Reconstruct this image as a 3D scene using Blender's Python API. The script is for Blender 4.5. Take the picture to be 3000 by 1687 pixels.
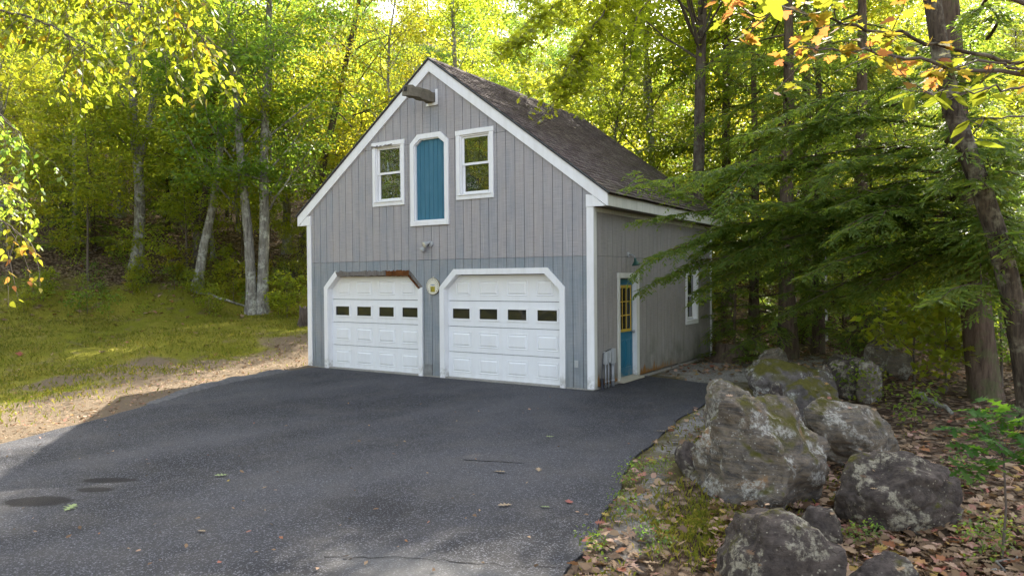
import bpy, math, random
import numpy as np
from mathutils import Vector, Matrix, noise
for o in list(bpy.data.objects): bpy.data.objects.remove(o)
random.seed(7); rng = np.random.default_rng(7)
sc = bpy.context.scene; COL = sc.collection
K = 3000 / 2576.0
# ------------------------------------------------------------------ camera
FPX = 2127.49
yaw, pit, rol = (math.radians(a) for a in (-32.8723, -0.7207, -0.4430))
CAM = np.array([5.7655, -11.5680, 2.0])
fwd = np.array([math.sin(yaw)*math.cos(pit), math.cos(yaw)*math.cos(pit), math.sin(pit)])
_r = np.cross(fwd, [0, 0, 1]); _r /= np.linalg.norm(_r); _u = np.cross(_r, fwd)
RGT = _r*math.cos(rol) + _u*math.sin(rol); UPV = _u*math.cos(rol) - _r*math.sin(rol)
cam = bpy.data.cameras.new('camera'); cam.sensor_width = 36; cam.lens = FPX/3000*36
cam.clip_start = 0.1; cam.clip_end = 3000
camo = bpy.data.objects.new('camera', cam); COL.objects.link(camo)
m = Matrix.Identity(4)
for i in range(3):
    m[i][0] = RGT[i]; m[i][1] = UPV[i]; m[i][2] = -fwd[i]; m[i][3] = CAM[i]
camo.matrix_world = m
sc.camera = camo
def at(u, v, d):
    """world point seen at (u, v) on a 2576-wide view, d metres ahead"""
    return CAM + d*(fwd + RGT*(u*K - 1500)/FPX - UPV*(v*K - 843.5)/FPX)
# ------------------------------------------------------------------ light
SUN_AZ = Vector((-0.163, 0.987, 0)).normalized(); SUN_EL = math.radians(37)
w = bpy.data.worlds.new('World'); sc.world = w; w.use_nodes = True
nt = w.node_tree; bg = nt.nodes['Background']
sky = nt.nodes.new('ShaderNodeTexSky'); sky.sky_type = 'NISHITA'; sky.sun_disc = False
sky.sun_elevation = SUN_EL; sky.sun_rotation = math.atan2(SUN_AZ.x, SUN_AZ.y)
sky.air_density = 1.0; sky.dust_density = 3.0; sky.ozone_density = 0.6; sky.altitude = 200
hsv = nt.nodes.new('ShaderNodeHueSaturation'); hsv.inputs['Saturation'].default_value = .48      # camera white balance for open shade
nt.links.new(sky.outputs[0], hsv.inputs['Color']); nt.links.new(hsv.outputs[0], bg.inputs[0]); bg.inputs[1].default_value = 0.15
sun = bpy.data.lights.new('sun', 'SUN'); sun.energy = 5.0; sun.angle = math.radians(0.53); sun.color = (1.0, 0.93, 0.80)
suno = bpy.data.objects.new('sun', sun); COL.objects.link(suno)
sd = Vector((SUN_AZ.x*math.cos(SUN_EL), SUN_AZ.y*math.cos(SUN_EL), math.sin(SUN_EL)))
suno.rotation_euler = sd.to_track_quat('Z', 'Y').to_euler(); suno.location = (0, 30, 40)
vs = sc.view_settings; vs.view_transform = 'Standard'; vs.look = 'None'; vs.gamma = 1; vs.exposure = 2.05
try: vs.use_curve_mapping = False
except Exception: pass
cy = sc.cycles; cy.max_bounces = 8; cy.diffuse_bounces = 6; cy.use_adaptive_sampling = True; cy.adaptive_threshold = .02; cy.glossy_bounces = 3; cy.transmission_bounces = 4
cy.transparent_max_bounces = 6; cy.use_denoising = True; cy.caustics_reflective = False; cy.caustics_refractive = False
cy.sample_clamp_indirect = 6

# ------------------------------------------------------------------ helpers
def link(o, parent=None):
    COL.objects.link(o)
    if parent is not None: o.parent = parent
    return o
def tag(o, label=None, cat=None, group=None, kind=None):
    if label: o['label'] = label
    if cat: o['category'] = cat
    if group: o['group'] = group
    if kind: o['kind'] = kind
    return o
def empty(name, loc=(0, 0, 0), rz=0.0):
    o = bpy.data.objects.new(name, None); o.location = loc; o.rotation_euler = (0, 0, rz); o.empty_display_size = .2
    return link(o)
def obj(name, me, parent=None, loc=None):
    o = bpy.data.objects.new(name, me)
    if loc is not None: o.location = loc
    return link(o, parent)
def mesh_np(name, V, F, mat, smooth=False):
    """V (n,3); F (m,k) uniform k-gons"""
    V = np.asarray(V, np.float32); F = np.asarray(F, np.int32)
    me = bpy.data.meshes.new(name); m_, k = F.shape
    me.vertices.add(len(V)); me.vertices.foreach_set('co', V.ravel())
    me.loops.add(m_*k); me.loops.foreach_set('vertex_index', F.ravel())
    me.polygons.add(m_); me.polygons.foreach_set('loop_start', np.arange(0, m_*k, k, dtype=np.int32))
    me.polygons.foreach_set('loop_total', np.full(m_, k, np.int32))
    if smooth: me.polygons.foreach_set('use_smooth', np.ones(m_, bool))
    me.materials.append(mat); me.update(calc_edges=True); me.validate()
    return me
class MB:
    def __init__(s): s.v = []; s.f = []; s.mi = []
    def add(s, v, f, mi=0):
        b = len(s.v); s.v += [tuple(p) for p in v]; s.f += [tuple(i+b for i in q) for q in f]; s.mi += [mi]*len(f)
    def box(s, a, b, mi=0):
        x0, y0, z0 = a; x1, y1, z1 = b
        s.add([(x0,y0,z0),(x1,y0,z0),(x1,y1,z0),(x0,y1,z0),(x0,y0,z1),(x1,y0,z1),(x1,y1,z1),(x0,y1,z1)],
              [(0,3,2,1),(4,5,6,7),(0,1,5,4),(1,2,6,5),(2,3,7,6),(3,0,4,7)], mi)
    def bbox(s, a, b, c=.004, mi=0):
        """box with the four edges of its longest axis bevelled"""
        a = np.array(a, float); b = np.array(b, float); d = b-a; ax = int(np.argmax(d)); o = [i for i in range(3) if i != ax]
        c = min(c, d[o[0]]*.3, d[o[1]]*.3)
        p2 = [(a[o[0]]+c, a[o[1]]), (b[o[0]]-c, a[o[1]]), (b[o[0]], a[o[1]]+c), (b[o[0]], b[o[1]]-c),
              (b[o[0]]-c, b[o[1]]), (a[o[0]]+c, b[o[1]]), (a[o[0]], b[o[1]]-c), (a[o[0]], a[o[1]]+c)]
        v = []
        for t in (a[ax], b[ax]):
            for p in p2:
                q = [0, 0, 0]; q[ax] = t; q[o[0]] = p[0]; q[o[1]] = p[1]; v.append(q)
        f = [tuple(range(7, -1, -1)), tuple(range(8, 16))] + [(i, (i+1) % 8, 8+(i+1) % 8, 8+i) for i in range(8)]
        s.add(v, f, mi)
    def prism_xz(s, pts, y0, y1, mi=0):
        n = len(pts); v = [(x, y0, z) for x, z in pts] + [(x, y1, z) for x, z in pts]
        s.add(v, [tuple(range(n)), tuple(range(2*n-1, n-1, -1))] + [(i, i+n, (i+1) % n+n, (i+1) % n) for i in range(n)], mi)
    def prism_yz(s, pts, x0, x1, mi=0):
        n = len(pts); v = [(x0, y, z) for y, z in pts] + [(x1, y, z) for y, z in pts]
        s.add(v, [tuple(range(n-1, -1, -1)), tuple(range(n, 2*n))] + [(i, (i+1) % n, (i+1) % n+n, i+n) for i in range(n)], mi)
    def tube(s, pts, rad, n=8, cap=True, mi=0):
        pts = [Vector(p) for p in pts]; rad = [rad]*len(pts) if not hasattr(rad, '__len__') else rad
        v = []; ref = None
        for i, p in enumerate(pts):
            t = (pts[min(i+1, len(pts)-1)] - pts[max(i-1, 0)]).normalized()
            if ref is None: ref = t.orthogonal().normalized()
            ref = (ref - t*ref.dot(t)).normalized(); b = t.cross(ref)
            for j in range(n):
                a = 2*math.pi*j/n; v.append(p + (ref*math.cos(a) + b*math.sin(a))*rad[i])
        f = [(i*n+j, i*n+(j+1) % n, (i+1)*n+(j+1) % n, (i+1)*n+j) for i in range(len(pts)-1) for j in range(n)]
        if cap: f += [tuple(range(n-1, -1, -1)), tuple(range((len(pts)-1)*n, len(pts)*n))]
        s.add(v, f, mi)
    def lathe(s, prof, M_=Matrix.Identity(4), n=20, mi=0):
        """prof [(r,z)] about z, then moved by M_"""
        v = []
        for r, z in prof:
            for j in range(n):
                a = 2*math.pi*j/n; v.append(M_ @ Vector((r*math.cos(a), r*math.sin(a), z)))
        f = [(i*n+j, i*n+(j+1) % n, (i+1)*n+(j+1) % n, (i+1)*n+j) for i in range(len(prof)-1) for j in range(n)]
        f += [tuple(range(n-1, -1, -1)), tuple(range((len(prof)-1)*n, len(prof)*n))]
        s.add(v, f, mi)
    def mesh(s, name, mats, smooth=False):
        me = bpy.data.meshes.new(name); me.from_pydata(s.v, [], s.f)
        for m_ in (mats if isinstance(mats, (list, tuple)) else [mats]): me.materials.append(m_)
        if any(s.mi): me.polygons.foreach_set('material_index', s.mi)
        if smooth: me.polygons.foreach_set('use_smooth', [True]*len(me.polygons))
        me.update(); return me
    def build(s, name, mats, parent=None, smooth=False, loc=None):
        return obj(name, s.mesh(name, mats, smooth), parent, loc)

# ------------------------------------------------------------------ materials
class N:
    """tiny node-graph helper"""
    def __init__(s, name):
        s.m = bpy.data.materials.new(name); s.m.use_nodes = True; s.t = s.m.node_tree
        for n in list(s.t.nodes): s.t.nodes.remove(n)
        s.out = s.t.nodes.new('ShaderNodeOutputMaterial')
    def n(s, typ, **kw):
        nd = s.t.nodes.new('ShaderNode'+typ)
        for k, v in kw.items():
            if k.startswith('i_'): s.set(nd.inputs[k[2:].replace('_', ' ')], v)
            else: setattr(nd, k, v)
        return nd
    def set(s, inp, v):
        if hasattr(v, 'is_output'): s.t.links.new(v, inp)
        else: inp.default_value = v if not (isinstance(v, tuple) and len(v) == 3 and inp.type == 'RGBA') else (*v, 1)
    def co(s, kind='Object'): return s.n('TexCoord').outputs[kind]
    def pos(s): return s.n('NewGeometry').outputs['Position']
    def map(s, vec, scale=(1, 1, 1), loc=(0, 0, 0), rot=(0, 0, 0)):
        nd = s.n('Mapping'); s.set(nd.inputs[0], vec); nd.inputs['Scale'].default_value = scale
        nd.inputs['Location'].default_value = loc; nd.inputs['Rotation'].default_value = rot; return nd.outputs[0]
    def noise(s, vec, scale=5., detail=4., rough=.55, dist=0., out='Fac'):
        nd = s.n('TexNoise'); s.set(nd.inputs['Vector'], vec); nd.inputs['Scale'].default_value = scale
        nd.inputs['Detail'].default_value = detail; nd.inputs['Roughness'].default_value = rough
        nd.inputs['Distortion'].default_value = dist; return nd.outputs[out]
    def vor(s, vec, scale=5., out='Distance', feature='F1', rnd=1.):
        nd = s.n('TexVoronoi'); nd.feature = feature; s.set(nd.inputs['Vector'], vec); nd.inputs['Scale'].default_value = scale
        nd.inputs['Randomness'].default_value = rnd; return nd.outputs[out]
    def ramp(s, fac, stops, interp='LINEAR'):
        nd = s.n('ValToRGB'); cr = nd.color_ramp; cr.interpolation = interp
        while len(cr.elements) < len(stops): cr.elements.new(.5)
        for e, (p, c) in zip(cr.elements, stops):
            e.position = p; e.color = (c, c, c, 1) if not hasattr(c, '__len__') else (*c, 1)
        s.set(nd.inputs[0], fac); return nd.outputs[0]
    def mix(s, fac, a, b, typ='MIX'):
        nd = s.n('Mix', data_type='RGBA', blend_type=typ); s.set(nd.inputs[0], fac); s.set(nd.inputs[6], a); s.set(nd.inputs[7], b)
        return nd.outputs[2]
    def math(s, op, a, b=0., clamp=False):
        nd = s.n('Math', operation=op, use_clamp=clamp); s.set(nd.inputs[0], a); s.set(nd.inputs[1], b); return nd.outputs[0]
    def step(s, x, lo, hi):
        nd = s.n('MapRange', interpolation_type='SMOOTHSTEP'); s.set(nd.inputs[0], x)
        nd.inputs[1].default_value = lo; nd.inputs[2].default_value = hi; return nd.outputs[0]
    def sep(s, vec):
        nd = s.n('SeparateXYZ'); s.set(nd.inputs[0], vec); return nd.outputs
    def bump(s, h, strength=.3, dist=.01):
        nd = s.n('Bump'); nd.inputs['Strength'].default_value = strength; nd.inputs['Distance'].default_value = dist
        s.set(nd.inputs['Height'], h); return nd.outputs[0]
    def island(s): return s.n('NewGeometry').outputs['Random Per Island']
    def orand(s): return s.n('ObjectInfo').outputs['Random']
    def done(s, color, rough=.7, normal=None, spec=.3, metal=0., transl=None, tfac=.5, **kw):
        p = s.n('BsdfPrincipled'); s.set(p.inputs['Base Color'], color); s.set(p.inputs['Roughness'], rough)
        s.set(p.inputs['Specular IOR Level'], spec); p.inputs['Metallic'].default_value = metal
        if normal is not None: s.set(p.inputs['Normal'], normal)
        for k, v in kw.items(): s.set(p.inputs[k.replace('_', ' ')], v)
        o = p.outputs[0]
        if transl is not None:
            t = s.n('BsdfTranslucent'); s.set(t.inputs[0], transl)
            mx = s.n('MixShader'); s.set(mx.inputs[0], tfac); s.t.links.new(o, mx.inputs[1]); s.t.links.new(t.outputs[0], mx.inputs[2]); o = mx.outputs[0]
        s.t.links.new(o, s.out.inputs[0]); return s.m

def siding_mat(name, upper, lower, zsplit, mossy=False):
    g = N(name); P = g.pos(); z = g.sep(P)[2]
    sep = g.sep(P); Q = g.n('CombineXYZ'); g.set(Q.inputs[0], g.math('ADD', sep[0], sep[1])); g.set(Q.inputs[2], z); Q = Q.outputs[0]
    saw = g.noise(g.map(Q, (3, 1, 110)), 1.2, 3, .6)           # horizontal saw marks of rough-sawn plywood
    grain = g.noise(g.map(Q, (34, 1, 1.3)), 1., 4, .6)
    blot = g.noise(g.map(Q, (2.3, 1, 1.1)), 1.3, 5, .6)
    rnd = g.orand()
    up = g.mix(g.ramp(blot, [(.35, 0), (.66, 1)]), upper[0], upper[1])
    up = g.mix(g.math('MULTIPLY', rnd, .55), up, upper[2])
    lo = g.mix(g.ramp(blot, [(.35, 0), (.65, 1)]), lower[0], lower[1]) if lower else up
    c = g.mix(g.step(g.math('ADD', z, g.math('MULTIPLY', g.math('SUBTRACT', blot, .5), .05)), zsplit-.012, zsplit+.012), lo, up) if lower else up
    c = g.mix(g.ramp(saw, [(.38, .55), (.6, 0)]), c, g.mix(.5, c, (.12, .12, .13)))
    c = g.mix(g.ramp(grain, [(.35, .35), (.55, 0)]), c, g.mix(.6, c, (.5, .49, .48)))
    # pale runs under nail heads
    runs = g.noise(g.map(Q, (26, 1, .9), (3, 0, 5)), 1., 2, .5)
    c = g.mix(g.ramp(runs, [(.66, 0), (.76, .5)]), c, (.58, .55, .50))
    # splash dirt near the ground
    dirt = g.math('MULTIPLY', g.step(z, .75, .0), g.ramp(g.noise(Q, 3.5, 5, .65), [(.35, .1), (.7, 1)]))
    c = g.mix(g.math('MULTIPLY', dirt, .75), c, (.10, .10, .07) if mossy else (.16, .16, .14))
    if mossy:
        gm = g.math('MULTIPLY', g.step(z, 1.3, .1), g.ramp(g.noise(g.map(Q, (1, 1, .6), (9, 0, 2)), 1.4, 4, .6), [(.5, 0), (.72, .8)]))
        c = g.mix(gm, c, (.07, .075, .03))
        rot = g.math('MULTIPLY', g.step(g.math('ADD', z, g.math('MULTIPLY', g.noise(g.map(Q, (5, 1, .7)), 1.6, 4, .6), -.55)), -.08, -.18), g.step(sep[1], 5.0, 2.5))
        c = g.mix(rot, c, g.mix(g.noise(g.map(Q, (20, 1, 6)), 1.5, 4), (.08, .035, .015), (.42, .21, .06)))
    b = g.math('ADD', g.math('MULTIPLY', saw, .5), grain)
    return g.done(c, .85, g.bump(b, .35, .004), spec=.15)
def paint_mat(name, col, dirt=(.45, .43, .37), amt=.35, rough=.5, peel=None, up=None, splash=.8):
    g = N(name); P = g.pos(); z = g.sep(P)[2]
    n1 = g.noise(P, 2.2, 5, .65); n2 = g.noise(g.map(P, (12, 12, 1.6)), 1., 4, .6)
    c = g.mix(g.ramp(n2, [(.42, 0), (.78, amt)]), col, dirt)
    c = g.mix(g.ramp(n1, [(.45, 0), (.8, amt*.6)]), c, dirt)
    c = g.mix(g.math('MULTIPLY', g.step(z, .35, .0), g.ramp(g.noise(P, 9, 5, .7), [(.42, 0), (.62, splash)])), c, (.25, .22, .17))
    if up: c = g.mix(g.math('MULTIPLY', g.step(z, up[0], up[1]), .6), c, up[2])
    if peel: 
        pe = g.noise(g.map(P, (9, 9, 3)), 2.2, 6, .7, .6); c = g.mix(g.ramp(pe, [(peel, 0), (peel+.015, 1)]), c, (.30, .28, .25))
    return g.done(c, rough, g.bump(g.noise(g.map(P, (30, 30, 4)), 2, 3), .12, .003), spec=.35)
WHITE = paint_mat('white_paint', (.80, .80, .80), amt=.22, peel=.74)
WHITE2 = paint_mat('white_vinyl', (.82, .82, .82), amt=.10)
DOORW = paint_mat('garage_door_paint', (.79, .80, .81), (.55, .54, .50), .16, .42, up=(1.5, 2.1, (.72, .69, .62)), splash=.12)
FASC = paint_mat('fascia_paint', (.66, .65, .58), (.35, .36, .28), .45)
SIDE_F = siding_mat('front_siding', ((.375, .35, .345), (.275, .29, .315), (.41, .37, .35)), ((.225, .262, .288), (.29, .30, .305)), 2.4)
SIDE_S = siding_mat('side_siding', ((.31, .285, .255), (.265, .25, .23), (.34, .30, .265)), None, 2.4, True)
def flat(name, col, rough=.6, spec=.3, metal=0., nscale=8, var=.25, bump=.1):
    g = N(name); P = g.co(); n_ = g.noise(P, nscale, 5, .6)
    c = g.mix(g.ramp(n_, [(.3, 0), (.75, var)]), col, tuple(v*.45 for v in col))
    return g.done(c, rough, g.bump(n_, bump, .004), spec=spec, metal=metal)
GROOVE = flat('groove_dirt', (.075, .08, .085), .9)
BLUE = paint_mat('blue_door_paint', (.030, .135, .205), (.10, .22, .29), .35, .55)
BLUE2 = paint_mat('steel_door_blue', (.012, .125, .20), (.03, .16, .23), .2, .4)
YELL = paint_mat('yellow_lite_paint', (.50, .33, .035), (.3, .22, .05), .3)
DARK = flat('dark_gap', (.03, .03, .032), .8)
METAL = flat('drip_edge_metal', (.12, .14, .16), .45, .5, .6)
GREYM = flat('grey_enamel', (.40, .41, .40), .5, .4)
GALV = flat('weathered_conduit', (.34, .35, .36), .55, .5, .3)
BLACKP = flat('black_plastic', (.02, .022, .03), .5, .5)
GREEN = flat('green_enamel', (.008, .065, .042), .3, .6)
CONC = flat('old_concrete', (.36, .34, .30), .9, .2, 0, 20, .6, .4)
BEIGE = flat('threshold_wood', (.48, .43, .33), .8, .2, 0, 12, .4, .2)
LAMPG = flat('floodlight_glass', (.62, .58, .45), .15, .7, 0, 30, .3)
def wood_mat(name, a, b, axis, rough=.9):
    g = N(name); P = g.co(); sca = [26, 26, 26]; sca[axis] = 2.2
    n1 = g.noise(g.map(P, tuple(sca)), 1., 6, .65, .4); n2 = g.noise(P, 5, 4)
    c = g.mix(n1, a, b); c = g.mix(g.ramp(n2, [(.4, 0), (.7, .5)]), c, tuple(v*.6 for v in a))
    return g.done(c, rough, g.bump(n1, .7, .012), spec=.1)
BEAM = wood_mat('weathered_beam', (.10, .085, .06), (.26, .235, .18), 1)
ROTG = wood_mat('rotten_grey_wood', (.07, .06, .055), (.30, .27, .24), 2)
ROTB = wood_mat('rotten_brown_wood', (.05, .018, .008), (.24, .095, .03), 0)
SOFF = wood_mat('soffit_boards', (.20, .18, .15), (.36, .33, .28), 1)
def glass_mat(name, wav=.10, base=(.010, .014, .012), ior=2.15):
    g = N(name); P = g.pos(); n_ = g.noise(P, 2.6, 1, .4)
    return g.done(base, .015, g.bump(n_, wav, .05), spec=.5, IOR=ior)
GLASS = glass_mat('window_glass', .22)
GLASS2 = glass_mat('garage_glass', .08, (.020, .021, .020), 1.4)
g = N('asphalt_shingle'); P = g.pos(); r_ = g.orand(); isl = g.island()
rr = g.math('FRACT', g.math('ADD', r_, isl))
c = g.ramp(rr, [(0, (.042, .029, .028)), (.45, (.068, .047, .044)), (.8, (.088, .063, .058)), (1, (.11, .082, .074))])
gr = g.noise(P, 160, 2, .7); c = g.mix(g.ramp(gr, [(.4, 0), (.7, .6)]), c, (.16, .13, .125))
wear = g.noise(g.map(P, (2, 7, 2)), 2.2, 5, .7); c = g.mix(g.ramp(wear, [(.52, 0), (.59, .8)]), c, (.23, .195, .17))
Z = g.sep(P)[2]; Y = g.sep(P)[1]
ms = g.math('MULTIPLY', g.step(g.math('ADD', Z, g.math('MULTIPLY', Y, -.28)), 4.3, 2.6), g.ramp(g.noise(P, 2.6, 6, .7), [(.45, 0), (.62, 1)]))
c = g.mix(ms, c, g.mix(g.noise(P, 22, 3), (.035, .04, .012), (.11, .105, .05)))
SHING = g.done(c, .95, g.bump(gr, .5, .004), spec=.1)
ROOFM = flat('roof_felt', (.05, .042, .04), .95)

g = N('asphalt'); P = g.pos()
agg = g.vor(P, 105, 'Color'); aggv = g.n('SeparateColor'); g.set(aggv.inputs[0], agg)
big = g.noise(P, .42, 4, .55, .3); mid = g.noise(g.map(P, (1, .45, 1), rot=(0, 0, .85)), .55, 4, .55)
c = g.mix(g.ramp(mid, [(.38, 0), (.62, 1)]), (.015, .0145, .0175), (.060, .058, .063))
c = g.mix(g.ramp(aggv.outputs[0], [(.0, 0), (.78, .0), (.86, .6), (1, 1)]), c, (.16, .16, .18))
c = g.mix(g.ramp(aggv.outputs[1], [(.0, .7), (.4, 0)]), c, (.018, .018, .022))
c = g.mix(g.ramp(g.noise(P, 1.7, 5, .6), [(.45, 0), (.75, .35)]), c, (.10, .088, .075))
sx = g.sep(P)
def stain(cx, cy, rx, ry, rot, soft=.25):
    v = g.map(P, (1, 1, 1), (0, 0, 0)); nd = g.n('VectorMath', operation='SUBTRACT'); g.set(nd.inputs[0], P); nd.inputs[1].default_value = (cx, cy, 0)
    q = g.map(nd.outputs[0], (1, 1, 0), rot=(0, 0, -rot)); q = g.map(q, (1/rx, 1/ry, 0))
    l = g.n('VectorMath', operation='LENGTH'); g.set(l.inputs[0], q)
    d = g.math('ADD', l.outputs[1], g.math('MULTIPLY', g.math('SUBTRACT', g.noise(P, 11, 5, .7),   .5), .7))
    return g.step(d, 1.0+soft*.4, 1.0-soft)
for a in ((-1.46, -8.38, .34, .17, .55), (-1.62, -7.66, .30, .10, .55), (-1.40, -7.91, .19, .09, .5), (1.2, -6.9, .5, .25, .2)):
    f_ = stain(*a)
    c = g.mix(g.math('MULTIPLY', f_, 1. if a[0] < 0 else .25), c, (.008, .006, .006))
c = g.mix(g.math('MULTIPLY', stain(2.6, -7.75, .9, .35, .1, .8), .5), c, (.16, .155, .15))
hb = g.math('MULTIPLY', aggv.outputs[2], 1.0)
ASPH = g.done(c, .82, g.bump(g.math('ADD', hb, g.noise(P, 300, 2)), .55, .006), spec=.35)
CRACK = flat('crack_fill', (.012, .011, .011), 1.0, .05)
g = N('asphalt_lip'); P = g.pos(); c = g.mix(g.noise(P, 12, 5, .7), (.05, .05, .055), (.24, .23, .22))
LIP = g.done(c, .95, g.bump(g.noise(P, 45, 4, .7), .9, .03), spec=.15)

# ground: the attribute 'zone' holds (moss, dry, litter)
g = N('ground'); P = g.pos(); at_ = g.n('Attribute', attribute_name='zone'); zs = g.n('SeparateColor'); g.set(zs.inputs[0], at_.outputs[0])
soil = g.mix(g.noise(P, 7, 6, .7), (.055, .04, .026), (.15, .115, .08))
moss = g.mix(g.noise(P, 3.2, 6, .7), (.10, .11, .012), (.31, .30, .025))
moss = g.mix(g.ramp(g.noise(P, .55, 4, .6), [(.4, 0), (.7, .9)]), moss, (.33, .28, .045))
moss = g.mix(g.ramp(g.noise(P, 40, 3, .6), [(.35, .55), (.6, 0)]), moss, (.04, .05, .01))
moss = g.mix(g.ramp(g.noise(P, 1.4, 6, .72), [(.56, 0), (.66, .75)]), moss, (.17, .125, .075))
dry = g.mix(g.noise(P, 14, 6, .75), (.10, .073, .045), (.27, .205, .14))
dry = g.mix(g.ramp(g.vor(P, 55, 'Distance'), [(.0, .35), (.5, 0)]), dry, (.30, .25, .20))
lv = g.vor(P, 13, 'Color'); lvs = g.n('SeparateColor'); g.set(lvs.inputs[0], lv)
lit = g.ramp(lvs.outputs[0], [(0, (.08, .05, .03)), (.35, (.17, .12, .08)), (.7, (.28, .205, .14)), (1, (.40, .33, .25))], 'CONSTANT')
lit = g.mix(g.ramp(g.vor(P, 13, 'Distance', 'F1'), [(.35, 0), (.75, .8)]), lit, (.035, .022, .014))
grav = g.ramp(g.vor(P, 42, 'Color'), [(0, .06), (1, .42)]); grav = g.mix(.3, grav, (.30, .24, .17))
c = g.mix(zs.outputs[0], soil, moss); 
br = g.noise(P, 1.1, 6, .7)
def soft(m): return g.math('MULTIPLY', g.step(g.math('ADD', m, g.math('MULTIPLY', g.math('SUBTRACT', br, .5), 1.3)), .3, .6), 1.)
c = g.mix(soft(zs.outputs[1]), c, dry); c = g.mix(soft(zs.outputs[2]), c, lit)
c = g.mix(soft(at_.outputs['Alpha']), c, grav)
GROUND = g.done(c, .95, g.bump(g.math('ADD', g.noise(P, 60, 4, .7), g.noise(P, 9, 4, .6)), .8, .04), spec=.1)

def leaf_mat(name, stops, tstops, tfac=.5, rough=.45, spec=.4, obj_var=.5):
    g = N(name); i_ = g.island(); r_ = g.orand()
    f = g.math('FRACT', g.math('ADD', g.math('MULTIPLY', r_, obj_var), i_)) if obj_var >= 1 else g.math('ADD', g.math('MULTIPLY', i_, 1-obj_var), g.math('MULTIPLY', r_, obj_var))
    return g.done(g.ramp(f, stops), rough, spec=spec, transl=g.ramp(f, tstops), tfac=tfac)
L_YG = leaf_mat('leaf_yellow_green', [(0, (.075, .115, .014)), (.5, (.12, .14, .016)), (1, (.19, .16, .018))],
                [(0, (.40, .53, .04)), (.5, (.58, .64, .045)), (1, (.80, .66, .04))], .55)
L_GR = leaf_mat('leaf_green', [(0, (.045, .09, .024)), (.6, (.08, .12, .020)), (1, (.12, .135, .018))],
                [(0, (.22, .44, .07)), (.6, (.42, .58, .05)), (1, (.62, .62, .04))], .52)
L_OAK = leaf_mat('leaf_oak', [(0, (.06, .10, .012)), (1, (.11, .13, .014))], [(0, (.52, .64, .03)), (1, (.74, .74, .04))], .58)
L_BIRCH = leaf_mat('leaf_birch', [(0, (.09, .13, .012)), (.8, (.14, .16, .012)), (1, (.22, .15, .012))], [(0, (.34, .44, .03)), (.9, (.54, .54, .03)), (1, (.62, .36, .03))], .5, .5, .2, obj_var=0.)
L_MAPLE = leaf_mat('leaf_turning_maple', [(0, (.12, .14, .014)), (.45, (.19, .16, .014)), (.7, (.26, .13, .02)), (1, (.30, .09, .03))],
                   [(0, (.36, .40, .03)), (.45, (.52, .44, .04)), (.7, (.62, .32, .06)), (1, (.62, .22, .08))], .45, .7, .1, obj_var=0.)
L_BEECH = leaf_mat('leaf_beech', [(0, (.09, .13, .010)), (1, (.16, .17, .014))], [(0, (.28, .36, .03)), (1, (.42, .42, .03))], .45, .95, .0)
L_HEM = leaf_mat('hemlock_needles', [(0, (.055, .10, .022)), (.6, (.085, .13, .026)), (.94, (.125, .15, .03)), (1, (.17, .11, .02))],
                 [(0, (.24, .38, .05)), (.8, (.40, .50, .05)), (1, (.5, .36, .04))], .48, .55, .25, .12)
L_LIT = leaf_mat('fallen_leaves', [(0, (.10, .06, .035)), (.35, (.22, .14, .08)), (.6, (.36, .25, .15)), (.8, (.42, .26, .20)), (.9, (.30, .09, .06)), (1, (.42, .33, .08))],
                 [(0, (.1, .05, .02)), (1, (.3, .18, .06))], .2, .7, .2, .0)
L_TAN = leaf_mat('fallen_leaf_tan', [(0, (.34, .26, .17)), (1, (.44, .33, .2))], [(0, (.2, .12, .05)), (1, (.2, .12, .05))], .2, .7, .2)
L_PALE = leaf_mat('fallen_leaf_green', [(0, (.25, .32, .14)), (1, (.30, .36, .16))], [(0, (.2, .25, .05)), (1, (.2, .25, .05))], .2, .7, .2)
GRASS = leaf_mat('grass_blades', [(0, (.08, .105, .012)), (.6, (.15, .15, .018)), (1, (.27, .21, .05))], [(0, (.22, .28, .02)), (1, (.44, .38, .05))], .35, .6, .2, 0.)
def bark_mat(name, a, b, lich, lamt=.6, fiss=1.):
    g = N(name); P = g.pos()
    n1 = g.noise(g.map(P, (16, 16, 2.6)), 1., 6, .7, .5); n2 = g.noise(P, 2.4, 5, .65); n3 = g.noise(P, 9, 4, .6)
    c = g.mix(g.ramp(n1, [(.32, 0), (.65, 1)]), a, b)
    c = g.mix(g.math('MULTIPLY', g.ramp(n2, [(.47, 0), (.58, 1)]), g.ramp(n3, [(.4, 0), (.55, lamt)])), c, lich)
    return g.done(c, .95, g.bump(n1, .9*fiss, .03), spec=.1)
BARK = bark_mat('grey_bark', (.07, .062, .052), (.31, .285, .25), (.46, .46, .40), .8)
BARKD = bark_mat('dark_bark', (.035, .027, .022), (.13, .10, .08), (.20, .21, .14), .4)
BARKH = bark_mat('hemlock_bark', (.045, .030, .022), (.16, .115, .085), (.10, .12, .05), .5)
BARKM = bark_mat('lichened_maple_bark', (.014, .011, .009), (.11, .085, .06), (.30, .28, .19), .6, 1.)
TWIG = flat('twig', (.13, .105, .085), .9, .1)
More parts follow.
